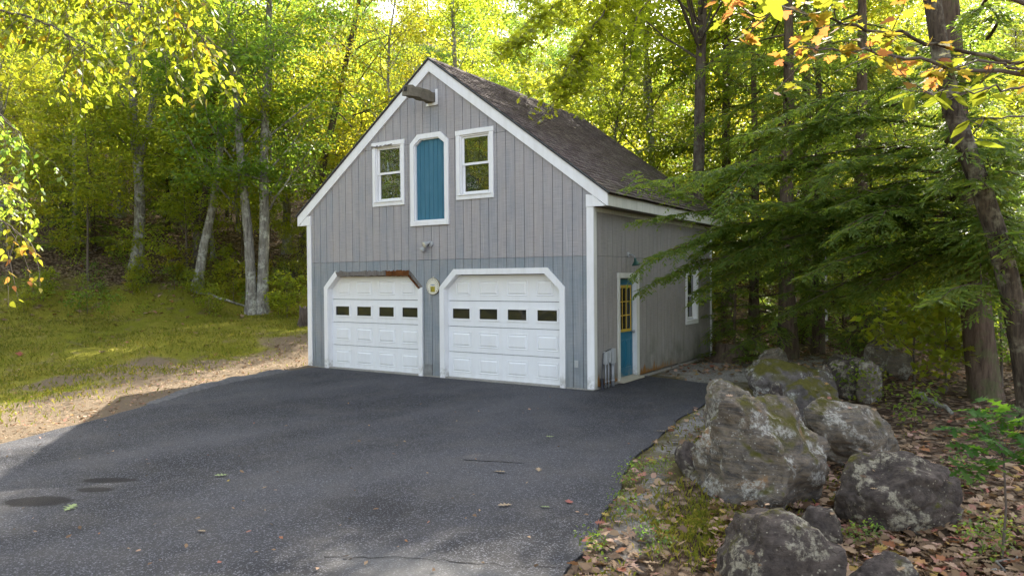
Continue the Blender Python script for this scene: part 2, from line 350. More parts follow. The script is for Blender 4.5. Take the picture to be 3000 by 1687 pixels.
def rock_mat(name, a, b, lich, lth, moss_amt, warm=None, band=0.):
    g = N(name); P = g.co(); Nz = g.sep(g.n('NewGeometry').outputs['Normal'])[2]
    n1 = g.noise(P, 2.2, 8, .68, .4); n2 = g.noise(P, 14, 6, .7); n3 = g.noise(g.map(P, (1.1, 1.1, 6), rot=(.5, .35, 0)), 3.0, 7, .7, 1.2)
    c = g.mix(g.ramp(n1, [(.3, 0), (.7, 1)]), a, b); c = g.mix(g.ramp(n2, [(.35, .65), (.6, 0)]), c, tuple(v*.35 for v in a))
    if band: c = g.mix(g.ramp(n3, [(.4, 0), (.62, band)]), c, (.30, .225, .14))
    if warm: c = g.mix(g.ramp(g.noise(P, 3.1, 5, .6, .5), [(.60, 0), (.70, .75)]), c, warm)
    lf = g.math('MULTIPLY', g.ramp(g.noise(P, 3.4, 6, .7), [(lth, 0), (lth+.05, 1)]), g.ramp(g.noise(P, 26, 5, .75), [(.42, 0), (.56, 1)]))
    c = g.mix(lf, c, lich)
    c = g.mix(g.math('MULTIPLY', g.ramp(g.vor(P, 24), [(.13, 1), (.2, 0)]), g.ramp(n1, [(.45, 0), (.55, .8)])), c, tuple(min(1, v*1.15) for v in lich))
    ck = g.n('TexVoronoi', feature='DISTANCE_TO_EDGE'); g.set(ck.inputs['Vector'], g.n('VectorMath', operation='ADD').outputs[0]); vm = ck.inputs['Vector'].links[0].from_node
    g.set(vm.inputs[0], P); g.set(vm.inputs[1], g.noise(P, 3., 5, .7, 0, 'Color')); ck.inputs['Scale'].default_value = 1.7; ckf = ck.outputs['Distance']
    c = g.mix(g.math('MULTIPLY', g.ramp(ckf, [(.0, 1), (.02, 0)]), g.ramp(n1, [(.45, 0), (.6, .45)])), c, (.02, .017, .014))
    mo = g.math('MULTIPLY', g.step(Nz, .25, .75), g.ramp(g.noise(P, 2.6, 6, .7), [(.62-moss_amt*.25, 0), (.70-moss_amt*.25, 1)]))
    c = g.mix(mo, c, g.mix(g.noise(P, 30, 3), (.035, .033, .008), (.11, .10, .02)))
    h = g.math('ADD', g.math('ADD', g.math('ADD', n1, g.ramp(ckf, [(0, 0), (.05, .18)])), g.math('MULTIPLY', n2, .4)), g.math('MULTIPLY', n3, .6))
    return g.done(c, .93, g.bump(h, .75, .035), spec=.15)
ROCK_A = rock_mat('banded_gneiss', (.050, .045, .041), (.18, .160, .142), (.36, .345, .30), .52, .6, (.30, .15, .05), .42)
ROCK_B = rock_mat('dark_lichened_granite', (.055, .045, .040), (.15, .12, .10), (.30, .27, .20), .53, .35)
ROCK_C = rock_mat('pale_speckled_granite', (.085, .078, .068), (.21, .185, .155), (.34, .32, .27), .51, .45, None, .45)
ROCK_D = rock_mat('mossy_granite', (.085, .075, .068), (.20, .175, .155), (.36, .36, .32), .55, .95)

# ------------------------------------------------------------------ terrain
DL = [(-7.28, -.12), (-7.08, -.76), (-6.9, -1.8), (-6.66, -2.77), (-6.25, -3.8), (-5.75, -4.62), (-5.3, -5.5), (-4.87, -6.33), (-4.5, -7.46), (-4.15, -9), (-3.8, -12), (-3.6, -16), (-3.6, -45)]
DR = [(1.44, 1.87), (1.78, .9), (2.04, -.08), (2.14, -1.0), (2.2, -1.88), (2.34, -2.9), (2.5, -3.85), (2.70, -4.6), (2.89, -5.26), (3.19, -6.36), (3.43, -7.23), (3.75, -8.6), (3.9, -10.5), (4.0, -16), (4.0, -45)]
_dl = np.array(DL)[::-1]; _dr = np.array(DR)[::-1]
def edge_l(y): return np.interp(y, _dl[:, 1], _dl[:, 0])
def edge_r(y): return np.interp(y, _dr[:, 1], _dr[:, 0])
def vnoise(x, y, s, seed=0):
    x = x*s + seed*17.3; y = y*s + seed*9.1; xi = np.floor(x); yi = np.floor(y); fx = x-xi; fy = y-yi
    fx = fx*fx*(3-2*fx); fy = fy*fy*(3-2*fy)
    def h(a, b):
        n_ = np.sin(a*127.1 + b*311.7 + seed*74.7)*43758.5453; return n_ - np.floor(n_)
    return (h(xi, yi)*(1-fx)+h(xi+1, yi)*fx)*(1-fy) + (h(xi, yi+1)*(1-fx)+h(xi+1, yi+1)*fx)*fy
def fbm(x, y, s, seed=0, o=4): return sum(vnoise(x, y, s*2**i, seed+i)*.5**i for i in range(o))/(2-.5**(o-1))
def paved(x, y):
    """signed distance-ish: positive inside driveway or garage"""
    d1 = np.minimum(np.minimum(x-edge_l(y), edge_r(y)-x), -y+.02)
    d2 = np.minimum(np.minimum(x+7.35, .03-x), np.minimum(y+.05, 6.75-y))
    d3 = np.minimum(np.minimum(x+.05, edge_r(y)-x), np.minimum(y+.5, 2.33-.31*np.clip(x, 0, 2)-y))
    return np.maximum(np.maximum(d1, d2), d3)
def height(x, y):
    x = np.asarray(x, float); y = np.asarray(y, float)
    w_ = (x+7.3)*-.85 + y*.53
    z = np.interp(w_, [-60, -1, 1, 3, 8, 9.5, 12, 17, 23, 30, 45, 60, 90, 200, 900], [0, 0, .10, .40, 1.0, 1.6, 2.65, 4.1, 5.6, 9.4, 20, 29, 40, 50, 60])
    back = np.interp(y, [13, 22, 40, 60, 90, 900], [0, 1.5, 12, 22, 32, 60]) + np.clip(x-9, 0, 60)*.03
    z = np.maximum(z, np.minimum(back, 40))
    out = np.clip(-paved(x, y), 0, 3)
    z = z + (fbm(x, y, .35, 3)-.5)*.5*np.clip(out/3, 0, 1) + (fbm(x, y, 1.9, 8)-.5)*.10*np.clip(out/.6, 0, 1)
    # dip beside the boulders
    return z - .10*np.exp(-((x-4.6)**2/1.2 + (y+6.2)**2/2.5))*np.clip(out/.8, 0, 1)
def gz(x, y): return float(height(x, y))
def axis_pts(lo, hi, step, far):
    a = list(np.arange(lo, hi+1e-6, step)); s_ = step; p = hi
    while p < far: s_ *= 1.35; p += s_; a.append(p)
    s_ = step; p = lo
    while p > -far: s_ *= 1.35; p -= s_; a.insert(0, p)
    return np.array(a)
gx = axis_pts(-24, 10, .2, 900); gy = axis_pts(-12, 16, .2, 900)
X, Y_ = np.meshgrid(gx, gy); Zg = height(X, Y_); pv = paved(X, Y_)
Zg = Zg - .045*np.clip((pv+.05)/.15, 0, 1)
nx, ny = len(gx), len(gy); idx = np.arange(nx*ny).reshape(ny, nx)
Fg = np.stack([idx[:-1, :-1], idx[:-1, 1:], idx[1:, 1:], idx[1:, :-1]], -1).reshape(-1, 4)
me = mesh_np('ground', np.stack([X, Y_, Zg], -1).reshape(-1, 3), Fg, GROUND, True)
# zones
wv = (X+7.3)*-.85 + Y_*.53
left = X < edge_l(np.minimum(Y_, -.12)) + .0
nearedge = np.exp(-(np.clip(-pv, 0, 9)/2.5)**2)*(Y_ < 2.5)
patch = fbm(X, Y_, .45, 21)
moss = np.where(X < -7.35, np.clip(1.25-np.clip(wv-9.0, 0, 9)/3.5, 0, 1), np.clip(1.2*patch-.2, 0, 1)*.5)
dry = np.where((X < -3) & (Y_ < 3), np.clip(nearedge*1.5 - .1 + (patch-.5)*1.3, 0, 1), 0)
lit = np.where(X < -7.35, np.clip((wv-8.5)/4, 0, 1)*np.clip(.3+patch, 0, 1), np.clip((X-2.6)/1.3, 0, 1)*np.where(Y_ < 4, 1, .6) + np.clip((Y_-7)/4, 0, 1))
lit = np.clip(lit, 0, 1)
grav = np.exp(-(((X-1.6)/1.7)**2 + ((Y_-4.2)/2.3)**2))*1.15 + .55*np.exp(-((X-edge_r(Y_)-.25)/.3)**2)*(Y_ < 1.5)*(Y_ > -9)
grav = np.clip(grav, 0, 1)
ca = me.color_attributes.new('zone', 'FLOAT_COLOR', 'POINT')
ca.data.foreach_set('color', np.stack([np.clip(moss, 0, 1), dry, lit, grav], -1).reshape(-1).astype(np.float32))
tag(obj('ground', me), 'sloping lawn and leaf-strewn woodland floor around the garage', kind='structure')

# driveway sheet with a ragged edge
def ragged(pts, amp, step=.18, seed=1):
    out = []
    for (x0, y0), (x1, y1) in zip(pts[:-1], pts[1:]):
        L = math.hypot(x1-x0, y1-y0); n_ = max(1, min(400, int(L/step)))
        for i in range(n_):
            t = i/n_; x = x0+(x1-x0)*t; y = y0+(y1-y0)*t
            a = (fbm(np.array(x), np.array(y), 1.6, seed)-.5)*2*amp
            out.append((x + a, y))
    out.append(pts[-1]); return out
outline = ragged(DL, .10, seed=4)[::-1] + [(-7.25, .06), (-.0, .06), (-.0, 2.33)] + [(1.44+.02, 1.89)] + ragged(DR, .10, seed=6)[1:]
mb = MB(); n_ = len(outline)
mb.add([(x, y, .006) for x, y in outline] + [(x, y, -.05) for x, y in outline],
       [tuple(range(n_))[::-1]] + [(i, (i+1) % n_, (i+1) % n_+n_, i+n_) for i in range(n_)])
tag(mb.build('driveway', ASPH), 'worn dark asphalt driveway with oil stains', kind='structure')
def ribbon(pts, wdt, z, name, mat, seed=0):
    mb = MB(); v = []; R_ = random.Random(seed)
    for i, p in enumerate(pts):
        a = Vector(pts[max(i-1, 0)]); b = Vector(pts[min(i+1, len(pts)-1)]); t = (b-a).normalized(); n2 = Vector((-t.y, t.x))
        wd = wdt*R_.uniform(.4, 1.3)*(0.3 if i in (0, len(pts)-1) else 1)
        for s_ in (-1, 1): v.append((p[0]+n2.x*wd*s_, p[1]+n2.y*wd*s_, z))
    mb.add(v, [(2*i, 2*i+2, 2*i+3, 2*i+1) for i in range(len(pts)-1)])
    return mb.build(name, mat)
def wig(a, b, n_, amp, seed):
    R_ = random.Random(seed); o = []
    for i in range(n_):
        t = i/(n_-1); o.append((a[0]+(b[0]-a[0])*t+R_.uniform(-amp, amp), a[1]+(b[1]-a[1])*t+R_.uniform(-amp, amp)))
    return o
c1 = ribbon(wig((.95, -5.15), (1.62, -4.93), 16, .018, 1), .009, .010, 'asphalt_crack', CRACK, 1)
tag(c1, 'thin crack across the middle of the driveway', kind='structure')
c2 = ribbon(wig((1.75, -7.95), (2.35, -7.60), 10, .03, 2) + wig((2.4, -7.6), (3.36, -7.22), 18, .03, 3), .004, .010, 'asphalt_crack', CRACK, 2)
tag(c2, 'weedy crack at the near edge of the driveway', kind='structure')
# broken asphalt kerb lip along the left edge
mb = MB(); R_ = random.Random(5); pts = [(-7.14, -.62), (-7.0, -1.25), (-6.86, -1.95), (-6.68, -2.7), (-6.42, -3.35), (-6.15, -3.95), (-5.85, -4.45), (-5.6, -4.95)]
path = []
for (a, b) in zip(pts[:-1], pts[1:]):
    for i in range(6):
        t = i/6; path.append((a[0]+(b[0]-a[0])*t+R_.uniform(-.03, .03)-.03, a[1]+(b[1]-a[1])*t))
hs = [(.045+.05*vnoise(np.array(p[0]*3), np.array(p[1]*3), 1, 3))*min(1, i/4, (len(path)-1-i)/12) for i, p in enumerate(path)]
v = []
for i, p in enumerate(path):
    a = Vector(path[max(i-1, 0)]); b = Vector(path[min(i+1, len(path)-1)]); t = (b-a).normalized(); nn = Vector((-t.y, t.x)); h = hs[i]
    for o_, z in ((-.17, -.02), (-.10, h*.8), (-.02, h), (.06, h*.75), (.12, .002)):
        v.append((p[0]-nn.x*o_*-1+R_.uniform(-.015, .015), p[1]-nn.y*o_*-1+R_.uniform(-.015, .015), z+R_.uniform(-.008, .008)))
mb.add(v, [(i*5+j, i*5+j+1, i*5+5+j+1, i*5+5+j) for i in range(len(path)-1) for j in range(4)])
tag(mb.build('kerb', LIP, smooth=True), 'broken asphalt kerb lip along the left driveway edge', kind='structure')

# ------------------------------------------------------------------ garage
HW = 7.315; CX = -HW/2; SL = .75; ZAP = 6.455; XE = 3.965; LEN = 6.667
house = empty('garage', (0, 0, 0))
tag(house, 'grey vertical-board two-bay garage with white trim and steep brown roof', 'garage')
def roofline(x): return ZAP - SL*abs(x-CX)
GD = [(-6.782, 2.883), (-3.445, 2.883)]; GT, GC, GCX, TW = 2.202, 1.844, .362, .11
def gd_top(gx0, gw, x, ins):
    a = gx0+ins; b = gx0+gw-ins; ch = GCX-ins*.42; zt = GT-ins; zc = GC-ins*.42
    if x < a+ch: return zc+(zt-zc)*(x-a)/ch
    if x > b-ch: return zc+(zt-zc)*(b-x)/ch
    return zt
OPEN = []
for g0, gw in GD:
    i_ = .06; OPEN.append((g0+i_, g0+gw-i_, lambda x: -1., (lambda x, g0=g0, gw=gw: gd_top(g0, gw, x, i_)), [g0+i_+GCX-i_*.42, g0+gw-i_-GCX+i_*.42]))
for wx in (-5.257, -3.0): OPEN.append((wx+.05, wx+.847, lambda x: 3.617, lambda x: 4.883, []))
LD = (-4.185, -3.19); LDB, LDT, LDC, LDX = 3.101, 4.976, 4.80, .196
def ld_top(x, i_=.05):
    a = LD[0]+i_; b = LD[1]-i_; ch = LDX-i_*.42
    if x < a+ch: return LDC-i_*.42+(LDT-i_-LDC+i_*.42)*(x-a)/ch
    if x > b-ch: return LDC-i_*.42+(LDT-i_-LDC+i_*.42)*(b-x)/ch
    return LDT-i_
OPEN.append((LD[0]+.05, LD[1]-.05, lambda x: LDB+.05, ld_top, [LD[0]+.05+LDX-.021, LD[1]-.05-LDX+.021]))
def board(name, a, b, z0, ztop, opens, brk, mats, emit, parent, gap=.0055):
    """one siding board between a and b with its tongue behind the groove; ztop(x) its upper end"""
    mbs = [MB(), MB()]; made = [False, False]; two = True; jobs = []
    for lay, (ga, y0, y1, mi) in enumerate(((gap, 0., .012, 0), (-.001, .0115, .018, 1))):
        xa, xb = a+ga, b-ga; cuts = {xa, xb}
        for o in opens:
            for c_ in (o[0], o[1], *o[4]):
                if xa+1e-4 < c_ < xb-1e-4: cuts.add(c_)
        for c_ in brk:
            if xa+1e-4 < c_ < xb-1e-4: cuts.add(c_)
        cuts = sorted(cuts)
        for p, q in zip(cuts[:-1], cuts[1:]):
            mid = (p+q)/2; ints = [((z0, z0), (ztop(p), ztop(q)))]
            for o in opens:
                if o[0] <= mid <= o[1]:
                    new = []
                    for (l0, l1), (h0, h1) in ints:
                        ob = (o[2](p), o[2](q)); ot = (o[3](p), o[3](q))
                        if max(ot) <= min(l0, l1) or min(ob) >= max(h0, h1): new.append(((l0, l1), (h0, h1))); continue
                        if min(ob) > l0: new.append(((l0, l1), (min(ob[0], h0), min(ob[1], h1))))
                        if min(h0-ot[0], h1-ot[1]) > -.5 and max(h0-ot[0], h1-ot[1]) > .002: new.append(((max(ot[0], l0), max(ot[1], l1)), (max(h0, ot[0]), max(h1, ot[1]))))
                    ints = new
            ints = [t for t in ints if max(t[1][0]-t[0][0], t[1][1]-t[0][1]) >= .004]
            if len(ints) != 2: two = False
            for k_, ((l0, l1), (h0, h1)) in enumerate(ints): jobs.append((k_, [(p, l0), (q, l1), (q, max(h1, l1)), (p, max(h0, l0))], y0, y1, mi))
    bb = [(min(t[0] for t in j[1]), max(t[0] for t in j[1]), min(t[1] for t in j[1]), max(t[1] for t in j[1])) for j in jobs]; comp = list(range(len(jobs)))
    for i in range(len(jobs)):
        for k in range(i):
            A, B = bb[i], bb[k]
            if min(A[1], B[1])-max(A[0], B[0]) > -.001 and min(A[3], B[3])-max(A[2], B[2]) > .004 and comp[i] != comp[k]:
                old, new = comp[i], comp[k]; comp = [new if c_ == old else c_ for c_ in comp]
    for cid in sorted(set(comp)):
        mb = MB()
        for c_, j in zip(comp, jobs):
            if c_ == cid: emit(mb, *j[1:])
        mb.build(name, mats, parent)
ef = lambda mb, pts, y0, y1, mi: mb.prism_xz(pts, y0, y1, mi)
es = lambda mb, pts, y0, y1, mi: mb.prism_yz(pts, -y1, -y0, mi)
PW = HW/36
for i in range(36):
    a = -HW+i*PW; b = a+PW; rt = lambda x: roofline(x)-.06
    for z0, z1 in ((.035, 2.397), (2.403, 4.797), (4.803, 9.)):
        top = lambda x, z1=z1: max(z0, min(z1, rt(x)))
        if max(rt(a), rt(b), rt((a+b)/2)) > z0+.02:
            board('siding_board', a, b, z0, top, OPEN, [CX] + [CX+s_*(ZAP-.06-z1)/SL for s_ in (-1, 1)], [SIDE_F, GROOVE], ef, house)
SOPEN = [(1.06, 1.95, lambda x: -1., lambda x: 2.04, []), (4.804, 5.557, lambda x: .951, lambda x: 2.157, [])]
NS = 33; PS = LEN/NS
for i in range(NS):
    a = i*PS; b = a+PS
    for z0, z1 in ((.05+.02*random.random(), 2.397), (2.403, 3.40)):
        board('siding_board', a, b, z0, lambda x, z1=z1: z1, SOPEN, [], [SIDE_S, GROOVE], es, house)
# plain walls out of view, slab
mb = MB(); mb.box((-HW, .03, -.3), (-HW+.05, LEN, 3.45)); mb.prism_xz([(-HW, -.3), (0, -.3), (0, 3.6), (CX, 6.35), (-HW, 3.6)], LEN-.06, LEN-.01)
mb.build('wall', SIDE_F, house)
mb = MB(); mb.box((-HW+.01, .004, -.4), (-.004, LEN-.02, .034)); mb.build('slab', CONC, house)
# roof
yo0, yo1 = -.065, LEN+.06
for s_ in (1, -1):
    mb = MB(); x1 = CX+s_*(XE+.03)
    pts = [(CX, ZAP), (x1, roofline(x1)), (x1, roofline(x1)+.035), (CX, ZAP+.035)]
    mb.prism_xz(pts if s_ < 0 else pts[::-1], yo0, yo1); roof = mb.build('roof', ROOFM, house)
    if s_ > 0: roof_r = roof
    mb = MB(); pts = [(CX, ZAP+.03), (CX+s_*(XE+.04), roofline(CX+XE+.04)+.03), (CX+s_*(XE+.04), roofline(CX+XE+.04)+.043), (CX, ZAP+.043)]
    mb.prism_xz(pts if s_ < 0 else pts[::-1], -.072, -.02); mb.build('drip_edge', METAL, roof)
u_dn = np.array([1, -SL])/math.hypot(1, SL); nrm = np.array([SL, 1])/math.hypot(1, SL)
slope_len = (XE+.05)*math.hypot(1, SL); EXPO = .127; ncourse = int(slope_len/EXPO); ntab = 22; TWD = (yo1-yo0)/ntab
def tab(R_):
    mb = MB(); th = .006; lift = R_.uniform(.008, .014); L = .165; wd = TWD-.009; e = R_.uniform(-.007, .007); e2 = e+R_.uniform(-.006, .006)
    # local: x down slope, y along eave, z normal
    mb.add([(0, 0, 0), (L+e, 0, lift), (L+e2, wd, lift), (0, wd, 0), (0, 0, .001), (L+e, 0, lift+th), (L+e2, wd, lift+th), (0, wd, .001)],
           [(0, 3, 2, 1), (4, 5, 6, 7), (1, 2, 6, 5), (0, 1, 5, 4), (3, 7, 6, 2)])
    return mb
R_ = random.Random(11); protos = [tab(R_).mesh('shingle', SHING) for _ in range(8)]
rotm = Matrix(((u_dn[0], 0, nrm[0]), (0, 1, 0), (u_dn[1], 0, nrm[1])))
rest = MB(); single = []
for c_ in range(ncourse):
    sdist = slope_len - (c_+1)*EXPO - .035
    off = (c_ % 2)*TWD/2 + R_.uniform(-.01, .01)
    for t_ in range(ntab+(c_ % 2)):
        y = yo0 + t_*TWD - ((c_ % 2)*TWD/2)
        y0c = max(y, yo0)
        px = CX + u_dn[0]*sdist + nrm[0]*.037; pz = ZAP + u_dn[1]*sdist + nrm[1]*.037
        single.append((np.linalg.norm(np.array([px, y, pz])-CAM), px, y0c, pz, y < yo0 or y+TWD > yo1+.001))
single.sort(); cnt = 0
for dist, px, y, pz, half in single:
    sc_y = .5 if half else 1.
    if cnt < 300:
        o = obj('shingle', R_.choice(protos), roof_r); cnt += 1
        o.matrix_local = Matrix.Translation((px, y, pz)) @ rotm.to_4x4() @ Matrix.Diagonal((1, sc_y, 1, 1))
    else:
        M_ = Matrix.Translation((px, y, pz)) @ rotm.to_4x4() @ Matrix.Diagonal((1, sc_y, 1, 1)); t_ = tab(R_)
        rest.add([M_ @ Vector(p) for p in t_.v], t_.f)
rest.build('shingle_field', SHING, roof_r)['kind'] = 'stuff'
mb = MB()
y = yo0
while y < yo1-.05:
    z = ZAP+.046+R_.uniform(0, .006); e = min(y+.22, yo1)
    for s_ in (1, -1):
        p0 = (CX, z); p1 = (CX+s_*.13, z-.13*SL+.004)
        mb.add([(p0[0], y, p0[1]), (p1[0], y, p1[1]), (p1[0], e, p1[1]+.012), (p0[0], e, p0[1]+.012)], [(0, 1, 2, 3) if s_ > 0 else (3, 2, 1, 0)])
    y += .145
mb.build('ridge_cap', SHING, roof_r)
# rake trim, returns, corner boards, fascia, soffit
for s_ in (1, -1):
    mb = MB(); xe = CX+s_*XE; zb = 3.262
    pts = [(CX+s_*.001, ZAP-.003), (xe, roofline(xe)-.003), (xe, zb), (CX+s_*(XE-.02), zb), (CX+s_*.001, ZAP-.235)]
    mb.prism_xz(pts if s_ < 0 else pts[::-1], -.042, -.001); mb.build('rake_trim', WHITE, house)
    xi = CX+s_*(HW/2-.117); xo = CX+s_*(XE-.045)
    mb = MB(); pts = [(xi, 3.262), (xo, 3.262), (CX+s_*(HW/2+.02), 3.46), (xi, 3.485)]
    mb.prism_xz(pts if s_ > 0 else pts[::-1], -.036, -.0015); mb.build('eave_return', WHITE, house)
    mb = MB(); mb.bbox((min(xi, CX+s_*(HW/2+.022)), -.024, .03), (max(xi, CX+s_*(HW/2+.022)), -.001, 3.2605)); mb.build('corner_board', WHITE, house)
    mb = MB(); xf = CX+s_*(XE-.001); 
    mb.bbox((min(xf, xf-s_*.022), -.0005, 3.262), (max(xf, xf-s_*.022), LEN+.04, roofline(xf)-.004)); mb.build('fascia', FASC, house)
    x0, x1 = sorted((CX+s_*(HW/2+.001), xf-s_*.024)); mb = MB(); mb.box((x0, .0, 3.275), (x1, LEN, 3.29)); mb.build('soffit', SOFF, house)
mb = MB(); mb.bbox((.001, -.0005, .03), (.0235, .105, 3.2605)); mb.build('corner_board', FASC, house)
mb = MB(); mb.bbox((.001, LEN-.10, .08), (.0235, LEN+.005, 3.2605)); mb.build('corner_board', WHITE, house)
mb = MB(); mb.bbox((.001, .106, 3.18), (.018, LEN-.101, 3.262)); mb.build('frieze_board', FASC, house)
# hoist beam
mb = MB(); R_ = random.Random(3); v = []; nseg = 9
for i in range(nseg):
    y = -.80+.82*i/(nseg-1)
    for j, (dx, dz) in enumerate(((-.085, -.10), (.085, -.10), (.085, .10), (-.085, .10))):
        k_ = .012 if i else .02
        v.append((CX+.04+dx+R_.uniform(-k_, k_), y+(R_.uniform(-.03, .03) if i == 0 else 0), 5.68+dz+R_.uniform(-k_, k_)))
mb.add(v, [(i*4+j, i*4+(j+1) % 4, i*4+4+(j+1) % 4, i*4+4+j) for i in range(nseg-1) for j in range(4)] + [(3, 2, 1, 0)])
mb.box((CX+.0, -.803, 5.66), (CX+.06, -.77, 5.74), 1)
mb.build('hoist_beam', [BEAM, DARK], house)
for nm, a, b in (('beam_trim', (CX+.145, -.022, 5.535), (CX+.205, -.001, 5.84)), ('beam_trim', (CX-.09, -.03, 5.52), (CX+.205, -.023, 5.575))):
    mb = MB(); mb.bbox(a, b); mb.build(nm, WHITE, house)
# garage doors
def chamfer_ring(g0, gw, o, i_):
    """corner points of the outer and inner outline, left to right"""
    def ring(t): 
        a = g0+t; b = g0+gw-t; ch = GCX-t*.42; zt = GT-t; zc = GC-t*.42
        return [(a, .012), (a, zc), (a+ch, zt), (b-ch, zt), (b, zc), (b, .012)]
    return ring(o), ring(i_)
for di, (g0, gw) in enumerate(GD):
    O, I = chamfer_ring(g0, gw, 0, TW)
    for s_ in range(5):
        if di == 0 and s_ in (2, 3): continue
        mb = MB(); mb.prism_xz([O[s_], O[s_+1], I[s_+1], I[s_]][::-1], -.030, -.001); mb.build('door_trim', WHITE, house)
    O2, I2 = chamfer_ring(g0, gw, TW-.028, TW+.002)
    for s_ in range(5):
        mb = MB(); mb.prism_xz([O2[s_], O2[s_+1], I2[s_+1], I2[s_]][::-1], 0.0005, .150)
        mb.build('door_jamb', ROTB if (di == 0 and s_ in (2, 3)) else WHITE, house)
    if di == 0:
        # rotted head casing: broken grey wood, then bare brown wood
        R_ = random.Random(8); x0, x1 = O[2][0], O[3][0]; n_ = 26
        for part, (pa, pb, mat, y0) in enumerate(((x0-.01, x0+(x1-x0)*.70, ROTG, -.026), (x0+(x1-x0)*.70, x1+.01, ROTB, -.008))):
            mb = MB(); tops = []; bots = []
            for i in range(n_+1):
                x = pa+(pb-pa)*i/n_
                tops.append((x, GT-.005+R_.uniform(-.02, .012))); bots.append((x, GT-TW-.012+R_.uniform(-.012, .022)))
            for i in range(n_):
                mb.prism_xz([bots[i], bots[i+1], tops[i+1], tops[i]], y0-R_.uniform(0, .012), .0)
            mb.build('rotten_casing', mat, house)
        mb = MB(); n_ = 14; a0, b0 = np.array(O[3]), np.array(O[4]); a1, b1 = np.array(I[3]), np.array(I[4])
        for i in range(n_):
            p = []
            for t, base in ((i/n_, 0), ((i+1)/n_, 0)): p.append(a0+(b0-a0)*t)
            q = [a1+(b1-a1)*t + (np.array(p[k_])-(a1+(b1-a1)*t))*(.52+R_.uniform(-.25, .2)) for k_, t in enumerate((i/n_, (i+1)/n_))]
            mb.prism_xz([tuple(q[0]), tuple(q[1]), tuple(p[1]), tuple(p[0])], -.012-R_.uniform(0, .01), 0.)
        mb.build('rotten_casing', ROTG, house)
    # door leaf: four sections
    door = empty('garage_door', (0, 0, 0)); door.parent = house
    dx0, dx1 = g0+TW+.004, g0+gw-TW-.004; dz0, dz1 = .03, GT-TW-.004; sh = (dz1-dz0)/4; yd = .118
    pwid = (dx1-dx0)/4
    for s_ in range(4):
        za, zb_ = dz0+s_*sh, dz0+(s_+1)*sh-.011
        mb = MB()
        ch = lambda x: gd_top(g0, gw, x, TW)-.003
        if s_ == 2:   # row with lights: stiles and rails round four openings
            mb.box((dx0, yd, za), (dx1, yd+.04, za+.13)); mb.box((dx0, yd, zb_-.13), (dx1, yd+.04, zb_))
            xs = [dx0]
            for k_ in range(4): xs += [dx0+pwid*k_+pwid*.17, dx0+pwid*(k_+1)-pwid*.17]
            xs.append(dx1)
            for k_ in range(5): mb.box((xs[2*k_], yd+.0005, za+.13), (xs[2*k_+1], yd+.0395, zb_-.13))
        else: mb.box((dx0, yd, za), (dx1, yd+.04, zb_))
        mb.build('door_section', DOORW, door)
        for k_ in range(4):
            pa, pb = dx0+pwid*k_+pwid*.15, dx0+pwid*(k_+1)-pwid*.15
            if s_ == 2:
                pa -= .012; pb += .012; z0, z1 = za+.118, zb_-.118; fw_ = .034
                mb = MB()
                for a, b in (((pa, z0), (pb, z0+fw_)), ((pa, z1-fw_), (pb, z1)), ((pa, z0+fw_), (pa+fw_, z1-fw_)), ((pb-fw_, z0+fw_), (pb, z1-fw_))):
                    mb.box((a[0], yd-.014, a[1]), (b[0], yd-.0005, b[1]))
                mb.build('window_frame', WHITE2, door)
                mb = MB(); mb.box((pa+fw_*.5, yd+.008, z0+fw_*.5), (pb-fw_*.5, yd+.012, z1-fw_*.5)); mb.build('pane', GLASS2, door)
            else:
                z0, z1 = za+.10, zb_-.10; i1, i2 = .022, .05
                if s_ == 3: z1 = min(z1, dz1-.12)
                if s_ == 3 and k_ == 0: pa += .10
                if s_ == 3 and k_ == 3: pb -= .10
                mb = MB(); R1 = [(pa, z0), (pb, z0), (pb, z1), (pa, z1)]
                def ins(t): return [(pa+t, z0+t), (pb-t, z0+t), (pb-t, z1-t), (pa+t, z1-t)]
                L_ = [(R1, yd-.0005), (ins(.008), yd-.010), (ins(.026), yd-.001), (ins(.055), yd-.015)]
                v = [(x, yy, z) for ring, yy in L_ for x, z in ring]
                f = [(4*l+j, 4*l+(j+1) % 4, 4*l+4+(j+1) % 4, 4*l+4+j) for l in range(3) for j in range(4)] + [(12, 13, 14, 15)]
                mb.add(v, f); mb.build('panel', DOORW, door)
    mb = MB(); mb.box((dx0, yd-.002, .008), (dx1, yd+.03, .028)); mb.build('bottom_seal', BLACKP, door)
    mb = MB(); mb.box((dx0+.01, yd+.041, dz0), (dx1-.01, yd+.045, dz1)); mb.build('backing', DARK, door)
